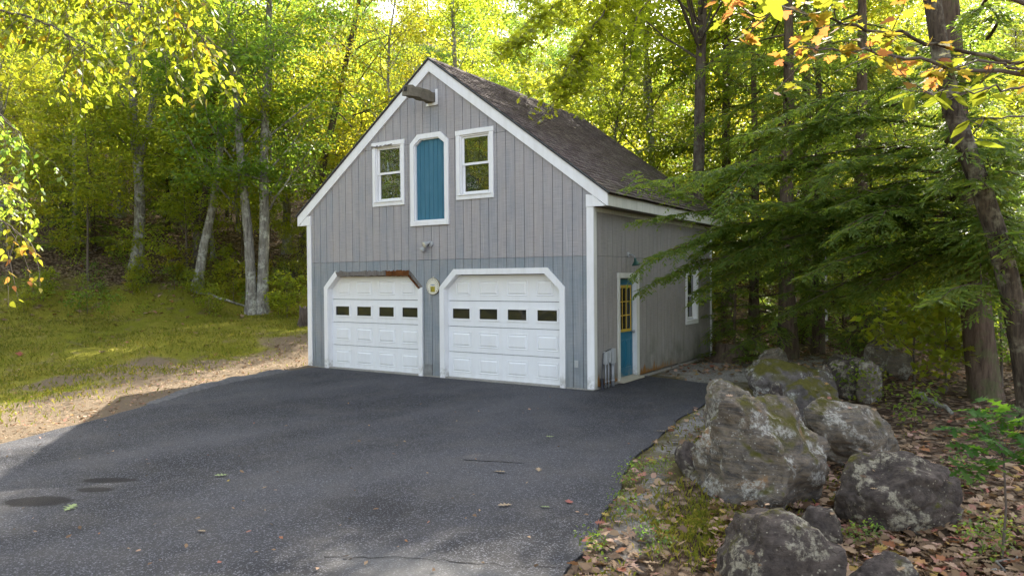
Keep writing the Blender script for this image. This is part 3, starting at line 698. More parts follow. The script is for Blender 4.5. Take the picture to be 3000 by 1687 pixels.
# windows
def window(kind, x0, z0, w_, h_, face):
    """double-hung window; face 'f' front wall, 's' side wall"""
    win = empty('window'); win.parent = house
    if face == 'f': T = Matrix.Translation((x0, 0, z0))
    else: T = Matrix.Translation((0, x0, z0)) @ Matrix.Rotation(math.pi/2, 4, 'Z')
    win.matrix_local = T; cw = .095
    def bx(name, a, b, mat): mb = MB(); mb.bbox(a, b, .004); return mb.build(name, mat, win)
    bx('casing', (0, -.028, .085), (cw, -.001, h_-cw), WHITE); bx('casing', (w_-cw, -.028, .085), (w_, -.001, h_-cw), WHITE)
    bx('casing', (-.012, -.032, h_-cw+.001), (w_+.012, -.001, h_), WHITE); bx('casing', (0, -.026, 0), (w_, -.001, .084), WHITE)
    mb = MB(); mb.prism_yz([(-.05, .085), (.04, .085), (.04, .118), (-.05, .105)], cw-.03, w_-cw+.03); mb.build('sill', WHITE2, win)
    a, b, lo, hi = cw-.006, w_-cw+.006, .119, h_-cw+.006; t = .03
    for n_, p, q in (('frame', (a, .0, lo), (a+t, .10, hi)), ('frame', (b-t, .0, lo), (b, .10, hi)), ('frame', (a+t, .0, hi-t), (b-t, .10, hi))):
        mb = MB(); mb.box(p, q); mb.build(n_, WHITE2, win)
    mid = (lo+hi)/2; s_ = .045
    for nm, z0_, z1_, y in (('sash', mid-.02, hi-t, .035), ('sash', lo, mid+.02, .062)):
        mb = MB(); xa, xb = a+t, b-t
        mb.box((xa, y, z0_), (xb, y+.025, z0_+s_)); mb.box((xa, y, z1_-s_*.8), (xb, y+.025, z1_)); mb.box((xa, y+.0005, z0_+s_), (xa+s_, y+.0245, z1_-s_*.8)); mb.box((xb-s_, y+.0005, z0_+s_), (xb, y+.0245, z1_-s_*.8))
        mb.build(nm, WHITE2, win)
        mb = MB(); mb.box((xa+s_*.6, y+.012, z0_+s_*.6), (xb-s_*.6, y+.016, z1_-s_*.6)); mb.build('pane', GLASS, win)
    return win
wl = window('w', -5.257, 3.567, .897, 1.366, 'f'); wr = window('w', -3.0, 3.567, .897, 1.366, 'f')
window('w', 4.754, .901, .853, 1.306, 's')
R_ = random.Random(2); mb = MB()
for i in range(12):
    x = .0+i*.05; mb.add([(x-.02, -.034, 1.285+R_.uniform(-.01, .02)), (x+.035, -.034, 1.285+R_.uniform(-.01, .02)), (x+.035, -.052-R_.uniform(0, .015), 1.262+R_.uniform(-.012, .012)), (x-.02, -.052, 1.262+R_.uniform(-.012, .012))], [(0, 1, 2, 3)])
mb.build('peeling_strip', ROTG, wl)
# loft door
ld = empty('loft_door'); ld.parent = house
def ld_ring(t):
    a, b = LD[0]+t, LD[1]-t; ch = LDX-t*.42; return [(a, LDB+t), (a, LDC-t*.42), (a+ch, LDT-t), (b-ch, LDT-t), (b, LDC-t*.42), (b, LDB+t)]
O, I = ld_ring(0), ld_ring(.10)
O[0] = (O[0][0], LDB+.101); I[0] = (I[0][0], LDB+.101); O[5] = (O[5][0], LDB+.101); I[5] = (I[5][0], LDB+.101)
for s_ in range(5):
    mb = MB(); mb.prism_xz([O[s_], O[s_+1], I[s_+1], I[s_]][::-1], -.034, -.001); mb.build('casing', WHITE, ld)
mb = MB(); mb.bbox((LD[0], -.04, LDB), (LD[1], -.001, LDB+.1)); mb.build('casing', WHITE, ld)
O, I = ld_ring(.075), ld_ring(.118)
for s_ in range(5):
    mb = MB(); mb.prism_xz([O[s_], O[s_+1], I[s_+1], I[s_]][::-1], -.0005, .075); mb.build('jamb', WHITE2, ld)
mb = MB(); mb.box((LD[0]+.09, -.0005, LDB+.09), (LD[1]-.09, .075, LDB+.118)); mb.build('jamb', WHITE2, ld)
bw = (LD[1]-LD[0]-.2)/7
for i in range(7):
    a = LD[0]+.1+i*bw; mb = MB(); pts_ = [a+.003, a+bw-.003]
    tp = [min(ld_top(x, .09), LDT-.09) for x in pts_]; cut = [x for x in (LD[0]+.09+LDX-.038, LD[1]-.09-LDX+.038) if pts_[0] < x < pts_[1]]
    poly = [(pts_[0], LDB+.09), (pts_[1], LDB+.09), (pts_[1], tp[1])] + [(c_, LDT-.09) for c_ in cut] + [(pts_[0], tp[0])]
    mb.prism_xz(poly[::1], .05, .066); mb.build('door_board', BLUE, ld)
mb = MB(); mb.box((LD[0]+.09, .0665, LDB+.09), (LD[1]-.09, .07, LDT-.09)); mb.build('backing', DARK, ld)
# side entry door
ed = empty('entry_door'); ed.parent = house
def sb(name, y0, y1, z0, z1, d0, d1, mat, par=ed):   # d = depth into the wall (negative outward)
    mb = MB(); mb.bbox((-d1, y0, z0), (-d0, y1, z1), .003); return mb.build(name, mat, par)
sb('casing', .999, 1.095, .06, 2.0, -.026, -.001, FASC); sb('casing', 1.915, 2.011, .06, 2.0, -.026, -.001, FASC); sb('casing', .99, 2.02, 2.001, 2.097, -.03, -.001, FASC)
sb('jamb', 1.07, 1.10, .07, 1.99, .0005, .14, WHITE); sb('jamb', 1.91, 1.94, .07, 1.99, .0005, .14, WHITE); sb('jamb', 1.07, 1.94, 1.9905, 2.02, .0005, .14, WHITE)
y0, y1, z0, z1 = 1.101, 1.909, .085, 1.989; dd = .085
ly0, ly1, lz0, lz1 = y0+.10, y1-.10, .98, 1.83
sb('door_leaf', y0, y1, z0, lz0, dd, dd+.04, BLUE2); sb('door_leaf', y0, y1, lz1, z1, dd, dd+.04, BLUE2)
sb('door_leaf', y0, ly0, lz0+.0005, lz1-.0005, dd+.0005, dd+.039, BLUE2); sb('door_leaf', ly1, y1, lz0+.0005, lz1-.0005, dd+.0005, dd+.039, BLUE2)
sb('lite_frame', ly0-.02, ly1+.02, lz0-.03, lz0+.025, dd-.014, dd-.001, YELL); sb('lite_frame', ly0-.02, ly1+.02, lz1-.025, lz1+.03, dd-.014, dd-.001, YELL)
sb('lite_frame', ly0-.02, ly0+.03, lz0+.0255, lz1-.0255, dd-.0135, dd-.001, YELL); sb('lite_frame', ly1-.03, ly1+.02, lz0+.0255, lz1-.0255, dd-.0135, dd-.001, YELL)
pw_, ph_ = (ly1-ly0-.06)/3, (lz1-lz0-.05)/3
for i in (1, 2):
    yy = ly0+.03+pw_*i; sb('muntin', yy-.011, yy+.011, lz0+.026, lz1-.026, dd-.010, dd+.004, YELL)
    zz = lz0+.025+ph_*i; sb('muntin', ly0+.031, ly1-.031, zz-.011, zz+.011, dd-.009, dd+.003, YELL)
for i in range(3):
    for j in range(3): sb('pane', ly0+.03+pw_*i+.002, ly0+.03+pw_*(i+1)-.002, lz0+.025+ph_*j+.002, lz0+.025+ph_*(j+1)-.002, dd+.012, dd+.016, GLASS2)
for pa in (y0+.10, y0+.435):
    pb, za, zb_ = pa+.275, .25, .80; mb = MB()
    def ins(t): return [(pa+t, za+t), (pb-t, za+t), (pb-t, zb_-t), (pa+t, zb_-t)]
    L_ = [(ins(0), -dd+.0005), (ins(.015), -dd+.012), (ins(.03), -dd+.002), (ins(.06), -dd+.012)]
    mb.add([(x, y, z) for r2, x in L_ for y, z in r2], [(4*l+j, 4*l+(j+1) % 4, 4*l+4+(j+1) % 4, 4*l+4+j) for l in range(3) for j in range(4)] + [(12, 13, 14, 15)])
    mb.build('panel', BLUE2, ed)
mb = MB(); mb.prism_xz([(-.12, .03), (.13, .022), (.13, .045), (-.12, .078)][::-1], .985, 2.0); mb.build('threshold', BEIGE, ed)
mb = MB(); mb.lathe([(.012, 0), (.012, .03), (.03, .04), (.034, .06), (.02, .075)], Matrix.Translation((-dd, y1-.06, 1.0-.06)) @ Matrix.Rotation(math.pi/2, 4, 'Y'), 14); mb.build('door_knob', GALV, ed, True)
mb = MB(); mb.box((-3.86, -.012, .04), (-3.66, -.001, .26)); mb.build('patch_plate', flat('dirty_patch', (.26, .26, .25), .9, .1, 0, 10, .7), house)

# ------------------------------------------------------------------ things on the walls
def flood_lamp():
    e = empty('flood_light', (-3.66, 0, 2.72)); tag(e, 'twin-headed flood light on the wall below the blue loft door', 'lamp')
    mb = MB(); mb.lathe([(.055, 0), (.055, .03), (.03, .04)], Matrix.Rotation(math.pi/2, 4, 'X') @ Matrix.Translation((0, 0, .001)), 16); mb.build('wall_plate', GREYM, e)
    for p0, dr, sz in (((-.02, -.05, .03), Vector((-.35, -.85, -.40)), 1.05), ((-.10, -.05, -.03), Vector((-.62, -.35, -.75)), 1.0)):
        d = dr.normalized(); q = d.to_track_quat('Z', 'Y').to_matrix().to_4x4()
        mb = MB(); mb.tube([(0, -.02, 0), p0], .012, 6); mb.build('arm', BLACKP, e)
        M_ = Matrix.Translation(p0) @ q
        mb = MB(); mb.lathe([(.02, -.03), (.026, .0), (.03, .05), (.062*sz, .115), (.064*sz, .128)], M_, 18); hd = mb.build('lamp_head', GREYM, e, True)
        mb = MB(); mb.lathe([(.060*sz, .1285), (.055*sz, .136), (.02, .142)], M_, 18); mb.build('lens', LAMPG, hd, True)
flood_lamp()
def thermometer():
    e = empty('wall_thermometer', (-3.61, 0, 1.86)); tag(e, 'round white dial thermometer hung between the garage doors', 'thermometer')
    Rm = Matrix.Rotation(math.pi/2, 4, 'X')
    ivory = flat('dial_ivory', (.70, .67, .55), .4, .4, 0, 14, .25, .02); gold = flat('dial_rim', (.30, .25, .15), .5, .5, .5)
    mb = MB(); mb.lathe([(.168, .001), (.172, .01), (.170, .03), (.163, .034), (.161, .028)], Rm, 36); mb.build('rim', gold, e, True)
    mb = MB(); mb.lathe([(.162, .02), (.162, .033), (.02, .0335)], Rm, 36); face = mb.build('dial_face', ivory, e)
    mb = MB(); mb.tube([(0, -.012, .165), (-.012, -.012, .185), (0, -.012, .20), (.012, -.012, .185), (0, -.012, .165)], .004, 5); mb.build('hanger', ivory, e)
    ink = flat('dial_ink', (.05, .05, .06), .7); blue = flat('dial_blue', (.08, .20, .42), .7); oliv = flat('dial_olive', (.36, .30, .03), .5)
    mb = MB()
    for i in range(17):
        a = math.radians(222-i*16.5); 
        for r0, r1, wd in ((.128, .150, .007),) + (((.098, .108, .004),) if 4 < i < 13 else ()):
            c_, s_ = math.cos(a), math.sin(a); tx, tz = -s_*wd, c_*wd
            mb.add([(c_*r0-tx, -.0345, s_*r0-tz), (c_*r0+tx, -.0345, s_*r0+tz), (c_*r1+tx, -.0345, s_*r1+tz), (c_*r1-tx, -.0345, s_*r1-tz)], [(0, 1, 2, 3)])
    mb.build('dial_marks', ink, face)
    mb = MB()
    for i in range(5): mb.box((-.055+i*.022, -.0352, .022), (-.040+i*.022, -.034, .040))
    mb.build('dial_marks', blue, face)
    mb = MB(); mb.box((-.058, -.0358, -.115), (.058, -.034, -.005)); mb.build('dial_patch', oliv, face)
    mb = MB(); mb.add([(-.045, -.037, -.10), (-.037, -.037, -.104), (.018, -.037, .055)], [(0, 1, 2)]); mb.build('needle', ink, e)
thermometer()
def barn_lamp():
    e = empty('wall_lamp', (0, 1.50, 2.45)); tag(e, 'small green bell-shaped lamp over the blue side door', 'lamp')
    mb = MB(); mb.lathe([(.05, .0005), (.05, .025), (.02, .03)], Matrix.Rotation(math.pi/2, 4, 'Y'), 14); mb.build('wall_plate', GREYM, e)
    mb = MB(); mb.tube([(.02, 0, 0), (.09, .0, -.005), (.14, .0, -.04), (.155, 0, -.09)], .014, 8); mb.build('arm', GALV, e, True)
    mb = MB(); M_ = Matrix.Translation((.157, 0, -.08)) @ Matrix.Rotation(math.radians(170), 4, 'Y')
    mb.lathe([(.022, -.01), (.028, .04), (.05, .07), (.085, .115), (.09, .13), (.08, .128), (.03, .07)], M_, 20); mb.build('lamp_shade', GREEN, e, True)
    mb = MB(); mb.lathe([(.02, .06), (.035, .085), (.03, .11), (.01, .122)], M_, 12); mb.build('bulb', LAMPG, e, True)
barn_lamp()
def outlet():
    e = empty('outlet_cover', (-.338, 0, .463)); tag(e, 'small grey weatherproof outlet cover right of the garage doors', 'outlet cover')
    mb = MB(); mb.bbox((-.04, -.016, -.065), (.04, -.001, .065), .006); mb.build('plate', GREYM, e)
    for z in (-.035, .03):
        mb = MB(); mb.bbox((-.022, -.023, z-.02), (.022, -.0165, z+.02), .004); mb.build('flap', GREYM, e)
outlet()
def conduit(y, wd, ht, zt, pr, label):
    e = empty('conduit_box', (.0, y, 0)); tag(e, label, 'utility box', 'utility boxes by the side door')
    mb = MB(); mb.bbox((.002, -wd/2, zt-ht), (.075, wd/2, zt), .008); bxo = mb.build('box', GREYM, e)
    mb = MB(); mb.bbox((.0755, -wd/2+.006, zt-ht+.006), (.086, wd/2-.006, zt-.006), .006); mb.build('lid', GREYM, bxo)
    mb = MB(); mb.tube([(.04, 0, zt-ht+.01), (.04, 0, .0)], pr, 10); mb.tube([(.04, 0, zt-ht-.03), (.04, 0, zt-ht+.002)], pr*1.35, 10); mb.build('pipe', GALV, e, True)
    mb = MB(); mb.tube([(.04, 0, .10), (.04, 0, .13)], pr*1.3, 10); mb.build('coupling', GALV, e, True)
conduit(.40, .075, .22, .66, .017, 'slim grey utility box nearest the white corner board'); conduit(.52, .06, .20, .67, .016, 'slimmest grey utility box, middle of three beside side door')
conduit(.70, .125, .27, .70, .034, 'widest grey utility box on thick pipe next to the side door')
mb = MB(); mb.tube([(.05, .24, -.02), (.045, .24, .20)], .03, 10); mb.tube([(.04, .24, .18), (.04, .25, .3), (.03, .33, .64), (.03, .5, .68), (.03, .68, .70)], .008, 6)
tag(mb.build('cable_pipe', BLACKP), 'black cable rising from a short black pipe at the garage corner', 'cable')
#@@NATURE
# ------------------------------------------------------------------ plants: generators
def unit(v): return v/np.maximum(np.linalg.norm(v, axis=-1, keepdims=True), 1e-9)
LEAF4 = np.array([(0, 0, 0), (.42, .30, .10), (1, 0, -.06), (.42, -.30, .10)])                 # folded rhombus
LEAF6 = np.array([(0, 0, 0), (.25, .27, .07), (.62, .26, .05), (1, 0, -.08), (.62, -.26, .05), (.25, -.27, .07)])
def star(pts): return np.array([(x, y, .10*abs(y)) for x, y in pts] + [(x, -y, .10*abs(y)) for x, y in pts[::-1] if abs(y) > 1e-6])
MAPLE = star([(-.25, 0), (0, .04), (-.08, .30), (.12, .27), (.22, .50), (.38, .36), (.55, .44), (.52, .20), (.78, .16), (1, 0)])
OAK = star([(-.18, 0), (.05, .05), (.10, .24), (.20, .08), (.30, .10), (.36, .40), (.46, .12), (.56, .10), (.66, .36), (.74, .10), (.84, .14), (1, 0)])
BIRCH = star([(-.12, 0), (.02, .26), (.22, .33), (.5, .24), (.78, .1), (1, 0)])
BEECH = star([(-.05, 0), (.12, .16), (.34, .25), (.58, .22), (.82, .10), (1, 0)])
def leaves(C_, D, Nn, L, tmpl):
    """polygons at C_ (n,3), axis D, normal Nn, length L -> V, F"""
    D = unit(D); S = unit(np.cross(Nn, D)); U = np.cross(D, S); k = len(tmpl); L = np.asarray(L).reshape(-1, 1, 1)
    V = C_[:, None, :] + L*(D[:, None, :]*tmpl[None, :, 0:1] + S[:, None, :]*tmpl[None, :, 1:2] + U[:, None, :]*tmpl[None, :, 2:3])
    F = np.arange(len(C_)*k).reshape(-1, k); return V.reshape(-1, 3), F
def leaf_mesh(name, C_, D, Nn, L, tmpl, mat): V, F = leaves(C_, D, Nn, L, tmpl); return mesh_np(name, V, F, mat)
def spray_leaves(cent, per, rad, flat_, R, leafL, droop=.25, up=.9):
    """leaves scattered in flattened discs around spray centres"""
    n_ = len(cent)*per; c = np.repeat(cent, per, 0); a = R.uniform(0, 2*np.pi, n_); r = rad*np.sqrt(R.uniform(0, 1, n_))
    off = np.stack([np.cos(a)*r, np.sin(a)*r, R.normal(0, flat_, n_) - droop*r*r/rad], -1)
    D = np.stack([np.cos(a), np.sin(a), R.normal(-.35, .4, n_)], -1) + R.normal(0, .5, (n_, 3))
    Nn = np.stack([R.normal(0, .45, n_), R.normal(0, .45, n_), np.full(n_, up)], -1)
    return c+off, D, Nn, leafL*R.uniform(.65, 1.25, n_)
def limb_path(p0, az, el, L, R, n_=5, curve=.15):
    pts = [np.array(p0, float)]; d = np.array([math.cos(az)*math.cos(el), math.sin(az)*math.cos(el), math.sin(el)])
    for i in range(n_):
        d = unit(d + R.normal(0, .12, 3) + np.array([0, 0, curve*.3])); pts.append(pts[-1] + d*L/n_)
    return np.array(pts)
def tree_variant(seed, H, base, crown_r, nlimb, nspray, per, leafL, mat, bark, tr, tmpl=LEAF4, spr=.5, droop=.25, trunk=True, el=(.15, .75), thin=None):
    R = np.random.default_rng(seed); mt = MB(); ml = MB(); cents = []
    ang = R.uniform(0, 6.28); wob = [np.array([R.normal(0, .012*H*t), R.normal(0, .012*H*t), H*t]) for t in np.linspace(0, 1, 9)]
    wob[0][:] = (0, 0, -.15)
    wob = np.array(wob)
    if trunk: mt.tube(wob, [tr*(1.45 if i == 0 else 1.08 if i == 1 else 1)*(1-.82*i/8) for i in range(9)], 9, False)
    for i in range(nlimb):
        t = base/H + (1-base/H)*(i+R.uniform(0, .8))/nlimb*.97; z = t*H
        p0 = np.array([np.interp(z, wob[:, 2], wob[:, 0]), np.interp(z, wob[:, 2], wob[:, 1]), z])
        s_ = (t-base/H)/(1-base/H); prof = crown_r*(.55+.75*math.sin(math.pi*min(1, s_*.85+.12)))*(1.05-.45*s_)*R.uniform(.7, 1.2)
        ang += 2.4+R.normal(0, .4); pth = limb_path(p0, ang, R.uniform(*el)+.25*s_, prof, R)
        r0 = tr*.33*(1-.6*s_); ml.tube(pth, [r0*(1-.8*j/5) for j in range(6)], 5, False)
        for j in range(4):
            k = R.integers(1, 5); q = limb_path(pth[k], ang+R.choice([-1, 1])*R.uniform(.5, 1.1), R.uniform(-.1, .5), prof*.45, R, 3)
            ml.tube(q, [r0*.4, r0*.3, r0*.2, r0*.08], 3, False); cents += [q[2], q[3]]
            cents.append(pth[k]+R.normal(0, .12, 3))
        cents += [pth[5], pth[4]]
    cents = np.array(cents)
    if thin: cents = cents[(cents[:, 2] < thin) | (R.uniform(0, 1, len(cents)) < .22)]
    if len(cents) > nspray: cents = cents[R.permutation(len(cents))[:nspray]]
    elif len(cents) < nspray:
        ex = cents[R.integers(0, len(cents), nspray-len(cents))] + R.normal(0, .4, (nspray-len(cents), 3))*np.array([1, 1, .6]); cents = np.concatenate([cents, ex])
    C_, D, Nn, L = spray_leaves(cents, per, spr, .10, R, leafL, droop)
    return dict(trunk=mt.mesh('trunk', bark, True) if trunk else None, limbs=ml.mesh('limbs', bark, True), crown=leaf_mesh('crown', C_, D, Nn, L, tmpl, mat))
def put_tree(var, name, loc, rz, s, label, group=None, cat='tree', sz=None):
    e = empty(name, loc, rz); e.scale = (s, s, sz or s); tag(e, label, cat, group)
    if var.get('trunk'): obj('trunk', var['trunk'], e)
    if var.get('limbs'): obj('limbs', var['limbs'], e)
    obj('crown', var['crown'], e); return e
def hemlock_branch(R, p0, az, el, L, mbw, Q, dens=1., sag=.22, r0=.03, turn=0., jit=.085):
    """one hemlock limb with flat sprays; Q collects (centre, dir, normal, length)"""
    n_ = 10; pts = [np.array(p0, float)]; d = np.array([math.cos(az)*math.cos(el), math.sin(az)*math.cos(el), math.sin(el)])
    for i in range(n_):
        d = unit(d + np.array([-math.sin(az)*turn, math.cos(az)*turn, -sag/n_*1.6]) + R.normal(0, jit, 3)); pts.append(pts[-1]+d*L/n_)
    pts = np.array(pts); mbw.tube(pts[::2], [r0*(1-.9*i/5) for i in range(6)], 4, False)
    if L > 2.2:      # forked side limbs break the frond up
        for kf in R.integers(2, 9, 3): hemlock_branch(R, pts[kf], az+R.choice([-1, 1])*R.uniform(.35, .9), R.uniform(-.25, .25), L*R.uniform(.22, .42), mbw, Q, dens, R.uniform(.2, .6), r0*.4)
    ns = int(L/.06*dens)
    for i in range(ns):
        t = .10+.90*(i+R.uniform(0, .9))/ns; f = t*n_; k = min(int(f), n_-1); p = pts[k]+(pts[k+1]-pts[k])*(f-k); td = unit(pts[k+1]-pts[k])
        sd_ = 1 if i % 2 else -1; lat = unit(np.cross([0, 0, 1], td))*sd_
        l2 = min(L*.34, 1.1)*(1.08-t)*R.uniform(.5, 1.15)*(.45+.55*min(1, t*3)) + .17
        dd_ = unit(lat*R.uniform(.6, 1.0)+td*R.uniform(.35, .8)+np.array([0, 0, R.normal(-.08, .12)]))
        m_ = max(3, int(l2/.026)); tt = (np.arange(m_)+R.uniform(0, 1, m_))/m_
        pc = p[None]+dd_[None]*(tt*l2)[:, None] + np.array([0, 0, -1])[None]*(tt**2*l2*R.uniform(.10, .40))[:, None]
        la = unit(np.cross([0, 0, 1], dd_)); sg = np.where(np.arange(m_) % 2, 1, -1)[:, None]
        di = unit(dd_[None]*R.uniform(.5, 1.1, (m_, 1)) + la[None]*sg*R.uniform(.45, 1.0, (m_, 1)) + np.array([0, 0, 1])[None]*R.normal(-.22, .22, (m_, 1)))
        Q[0].append(pc); Q[1].append(di); Q[2].append(np.tile([0, 0, 1.], (m_, 1))+R.normal(0, .35, (m_, 3))); Q[3].append(R.uniform(.06, .15, m_)*(1.15-.5*tt))
NEEDLE = np.array([(0, .07, 0), (.55, .15, .03), (1, 0, -.05), (.55, -.15, .03), (0, -.07, 0)])
def hemlock_variant(seed, H, base, R0, nb, tr, dens=1., trunk=True, extra=()):
    R = np.random.default_rng(seed); mt = MB(); ml = MB(); Q = [[], [], [], []]; a = R.uniform(0, 6)
    if trunk: mt.tube([(R.normal(0, .02), R.normal(0, .02), z) for z in np.linspace(-.2, H, 8)], [tr*(1.35 if i == 0 else 1)*(1-.85*i/7) for i in range(8)], 9, False)
    for i in range(nb):
        t = (i+R.uniform(0, .7))/nb; z = base+(H-base)*t; a += 2.4+R.normal(0, .5); L = R0*(1.05-t)*R.uniform(.6, 1.1)+.25
        hemlock_branch(R, (0, 0, z), a, R.uniform(-.12, .22), L, ml, Q, dens, R.uniform(.15, .5), r0=min(.04, .012*L+.006))
    for (p0, az, el, L, sag, turn) in extra: hemlock_branch(R, p0, az, el, L, ml, Q, dens*1.15, sag, .035, turn, .03)
    C_, D, Nn, L = (np.concatenate(q) for q in Q)
    return dict(trunk=mt.mesh('trunk', BARKH, True) if trunk else None, limbs=ml.mesh('limbs', BARKH, True), crown=leaf_mesh('crown', C_, D, Nn, L, NEEDLE, L_HEM))

T_OAK = tree_variant(1, 15, 3.6, 3.2, 26, 420, 36, .14, L_GR, BARK, .13, LEAF6, .55)
T_YEL = tree_variant(2, 14, 2.6, 2.9, 26, 420, 36, .125, L_YG, BARK, .11, LEAF6, .55)
T_MIX = tree_variant(3, 16, 3.2, 2.9, 26, 400, 36, .13, L_YG, BARKD, .12, LEAF6, .6)
T_TALL = tree_variant(4, 17, 4.6, 2.8, 24, 350, 34, .135, L_GR, BARK, .11, LEAF6, .6)
N_OAK = tree_variant(5, 15, 3.4, 3.1, 28, 300, 36, .135, L_GR, BARK, .13, LEAF6, .5, thin=10.)
N_YEL = tree_variant(6, 14, 2.6, 2.9, 28, 300, 36, .12, L_YG, BARK, .11, LEAF6, .5, thin=9.5)
N_MIX = tree_variant(7, 16, 3.2, 2.9, 30, 290, 36, .125, L_YG, BARKD, .12, LEAF6, .55, thin=10.)
S_A = tree_variant(11, 6.0, .7, 1.9, 20, 240, 30, .11, L_YG, TWIG, .035, LEAF6, .38, .15)
S_B = tree_variant(12, 4.4, .4, 1.7, 16, 180, 28, .11, L_GR, TWIG, .028, LEAF6, .36, .15)
S_C = tree_variant(13, 1.7, .25, .8, 9, 46, 16, .115, L_YG, TWIG, .016, MAPLE, .30, .15)
S_D = tree_variant(14, .55, .08, .35, 6, 16, 9, .08, L_GR, TWIG, .006, LEAF6, .18, .1)
H_A = hemlock_variant(21, 11, .7, 2.7, 64, .14, .8)
H_C = hemlock_variant(23, 14, 4.4, 3.2, 28, .2, .8)
H_B = hemlock_variant(22, 5.0, .25, 1.5, 34, .05, .9)

# ---- hero trees with traced trunks
def hero(name, stems, d, r, var, label, bark=BARK, H=15, s=1., rz=0., cat='tree', crown_dz=0., d2=None):
    """stems: list of pixel polylines (first starts at the ground)"""
    base = at(*stems[0][0], d); g_ = gz(base[0], base[1]); e = empty(name, (base[0], base[1], g_)); tag(e, label, cat)
    mb = MB(); tops = []
    for si, st in enumerate(stems):
        dd_ = d if d2 is None else d2
        P = [at(u, v, d+(dd_-d)*i/max(1, len(st)-1)) - np.array([base[0], base[1], g_]) for i, (u, v) in enumerate(st)]
        if si == 0: P[0][2] = -.2; P.insert(1, P[0]*.7+P[1]*.3)
        up = unit(P[-1]-P[-2]); up = unit(up+np.array([0, 0, 1.2]))
        while P[-1][2] < H*.93: P.append(P[-1]+up*1.6)
        n_ = len(P); r0 = r if si == 0 else r*.72
        # smooth resample
        tt = np.linspace(0, n_-1, n_*3); Pa = np.array(P); Pr = np.stack([np.interp(tt, np.arange(n_), Pa[:, k]) for k in range(3)], -1)
        Ps = Pr.copy(); Ps[1:-1] = (Pr[:-2]+Pr[1:-1]*2+Pr[2:])/4
        zz = np.clip(Ps[:, 2]/H, 0, 1); rad = r0*(1-.78*zz)*(1+.55*np.exp(-np.clip(Ps[:, 2], 0, 9)/.30)*(si == 0))
        mb.tube(Ps, list(rad), 10, False); tops.append(Ps)
    mb.build('trunk', bark, e, True)
    T0 = tops[0]; mid = T0[np.argmin(abs(T0[:, 2]-H*.62))]
    for nm in ('limbs', 'crown'):
        o = obj(nm, var[nm], e); o.location = (mid[0], mid[1], crown_dz); o.rotation_euler = (0, 0, rz); o.scale = (s, s, s)
    return e
hero('forked_tree', [[(343, 668), (352, 560), (352, 470), (345, 400), (338, 320), (334, 230), (330, 120), (330, 0)], [(348, 425), (362, 365), (378, 290), (398, 190), (415, 100), (425, 20)]], 26, .21, N_OAK, 'grey tree with forked trunk at the back of the lawn', s=1.05, rz=1.)
hero('leaning_tree', [[(488, 690), (500, 600), (516, 500), (528, 390), (532, 300), (540, 180), (548, 0)]], 25.5, .14, N_MIX, 'darker, left one of two leaning trees crossing at their base', BARKD, rz=2.)
hero('leaning_tree', [[(494, 692), (512, 620), (536, 520), (550, 420), (556, 330), (566, 200), (580, 0)]], 24.8, .16, N_YEL, 'paler, right one of two leaning trees crossing at their base', rz=.4)
hero('twin_tree', [[(634, 783), (631, 700), (626, 600), (612, 470), (600, 330), (590, 200), (576, 0)]], 24, .175, N_OAK, 'left of the twin pale trunks beside the garage, leaning left', rz=3.1, s=1.05)
hero('twin_tree', [[(659, 783), (661, 700), (666, 560), (663, 430), (668, 280), (674, 120), (678, 0)]], 24.1, .19, N_OAK, 'right of the twin pale trunks beside the garage, upright', rz=4.6)
hero('slender_tree', [[(722, 690), (722, 560), (720, 420), (712, 260), (708, 100), (706, 0)]], 30, .17, N_OAK, 'straight grey tree between the twin trunks and the roof edge', rz=1.3)
hero('dark_leaning_tree', [[(742, 700), (765, 610), (800, 480), (822, 370), (846, 270), (872, 150), (905, 0)]], 27, .17, N_MIX, 'dark trunk leaning right behind the left roof slope', BARKD, rz=5.)
hero('thin_tree', [[(540, 700), (536, 640), (530, 560), (524, 440), (520, 300), (516, 0)]], 28, .08, N_OAK, 'thin bluish-grey sapling trunk right of the two leaning trees', rz=2.2, s=.8)
hero('pale_tree', [[(300, 640), (303, 560), (308, 450), (318, 340), (322, 200), (330, 0)]], 33, .19, N_YEL, 'sunlit trunk behind and left of the forked tree', rz=.9)
hero('ridge_tree', [[(1145, 700), (1146, 420), (1145, 160), (1140, 60), (1138, 0)]], 30, .17, T_YEL, 'tree rising straight behind the garage ridge', rz=3.)
hero('double_tree', [[(1640, 800), (1640, 431), (1637, 277), (1629, 160), (1612, 46), (1606, 0)], [(1640, 380), (1626, 300), (1622, 200), (1628, 100), (1634, 0)]], 24, .16, T_MIX, 'double-stemmed grey tree behind the right roof slope', rz=.2)
hero('slim_tree', [[(1512, 800), (1512, 420), (1509, 240), (1506, 120), (1504, 0)]], 27, .11, T_YEL, 'slim tree behind the middle of the roof', rz=4.)

for q_, (var_, sc_, rz_, lab_) in {(1.6, 12.5): (T_OAK, 1.1, 4.0, 'tall green tree behind the rear right roof corner'),
        (-2.4, 14.0): (T_YEL, 1.1, 1.0, 'tall yellow-green tree behind the garage ridge')}.items():
    put_tree(var_, 'tall_tree', (q_[0], q_[1], gz(*q_)-.1), rz_, sc_, lab_)
for i_, (u_, d_, var_, sc_) in enumerate(((1180, 48, T_YEL, 1.0), (1250, 54, T_OAK, 1.1), (1320, 49, T_TALL, .95), (1390, 55, T_YEL, 1.15), (1450, 48, T_OAK, 1.0), (1080, 54, T_YEL, 1.05))):
    p = at(u_, 700, d_); put_tree(var_, 'tall_tree', (p[0], p[1], gz(p[0], p[1])-.1), i_*1.9, sc_, 'far canopy tree on the hill above the garage ridge', 'far canopy trees above the ridge')
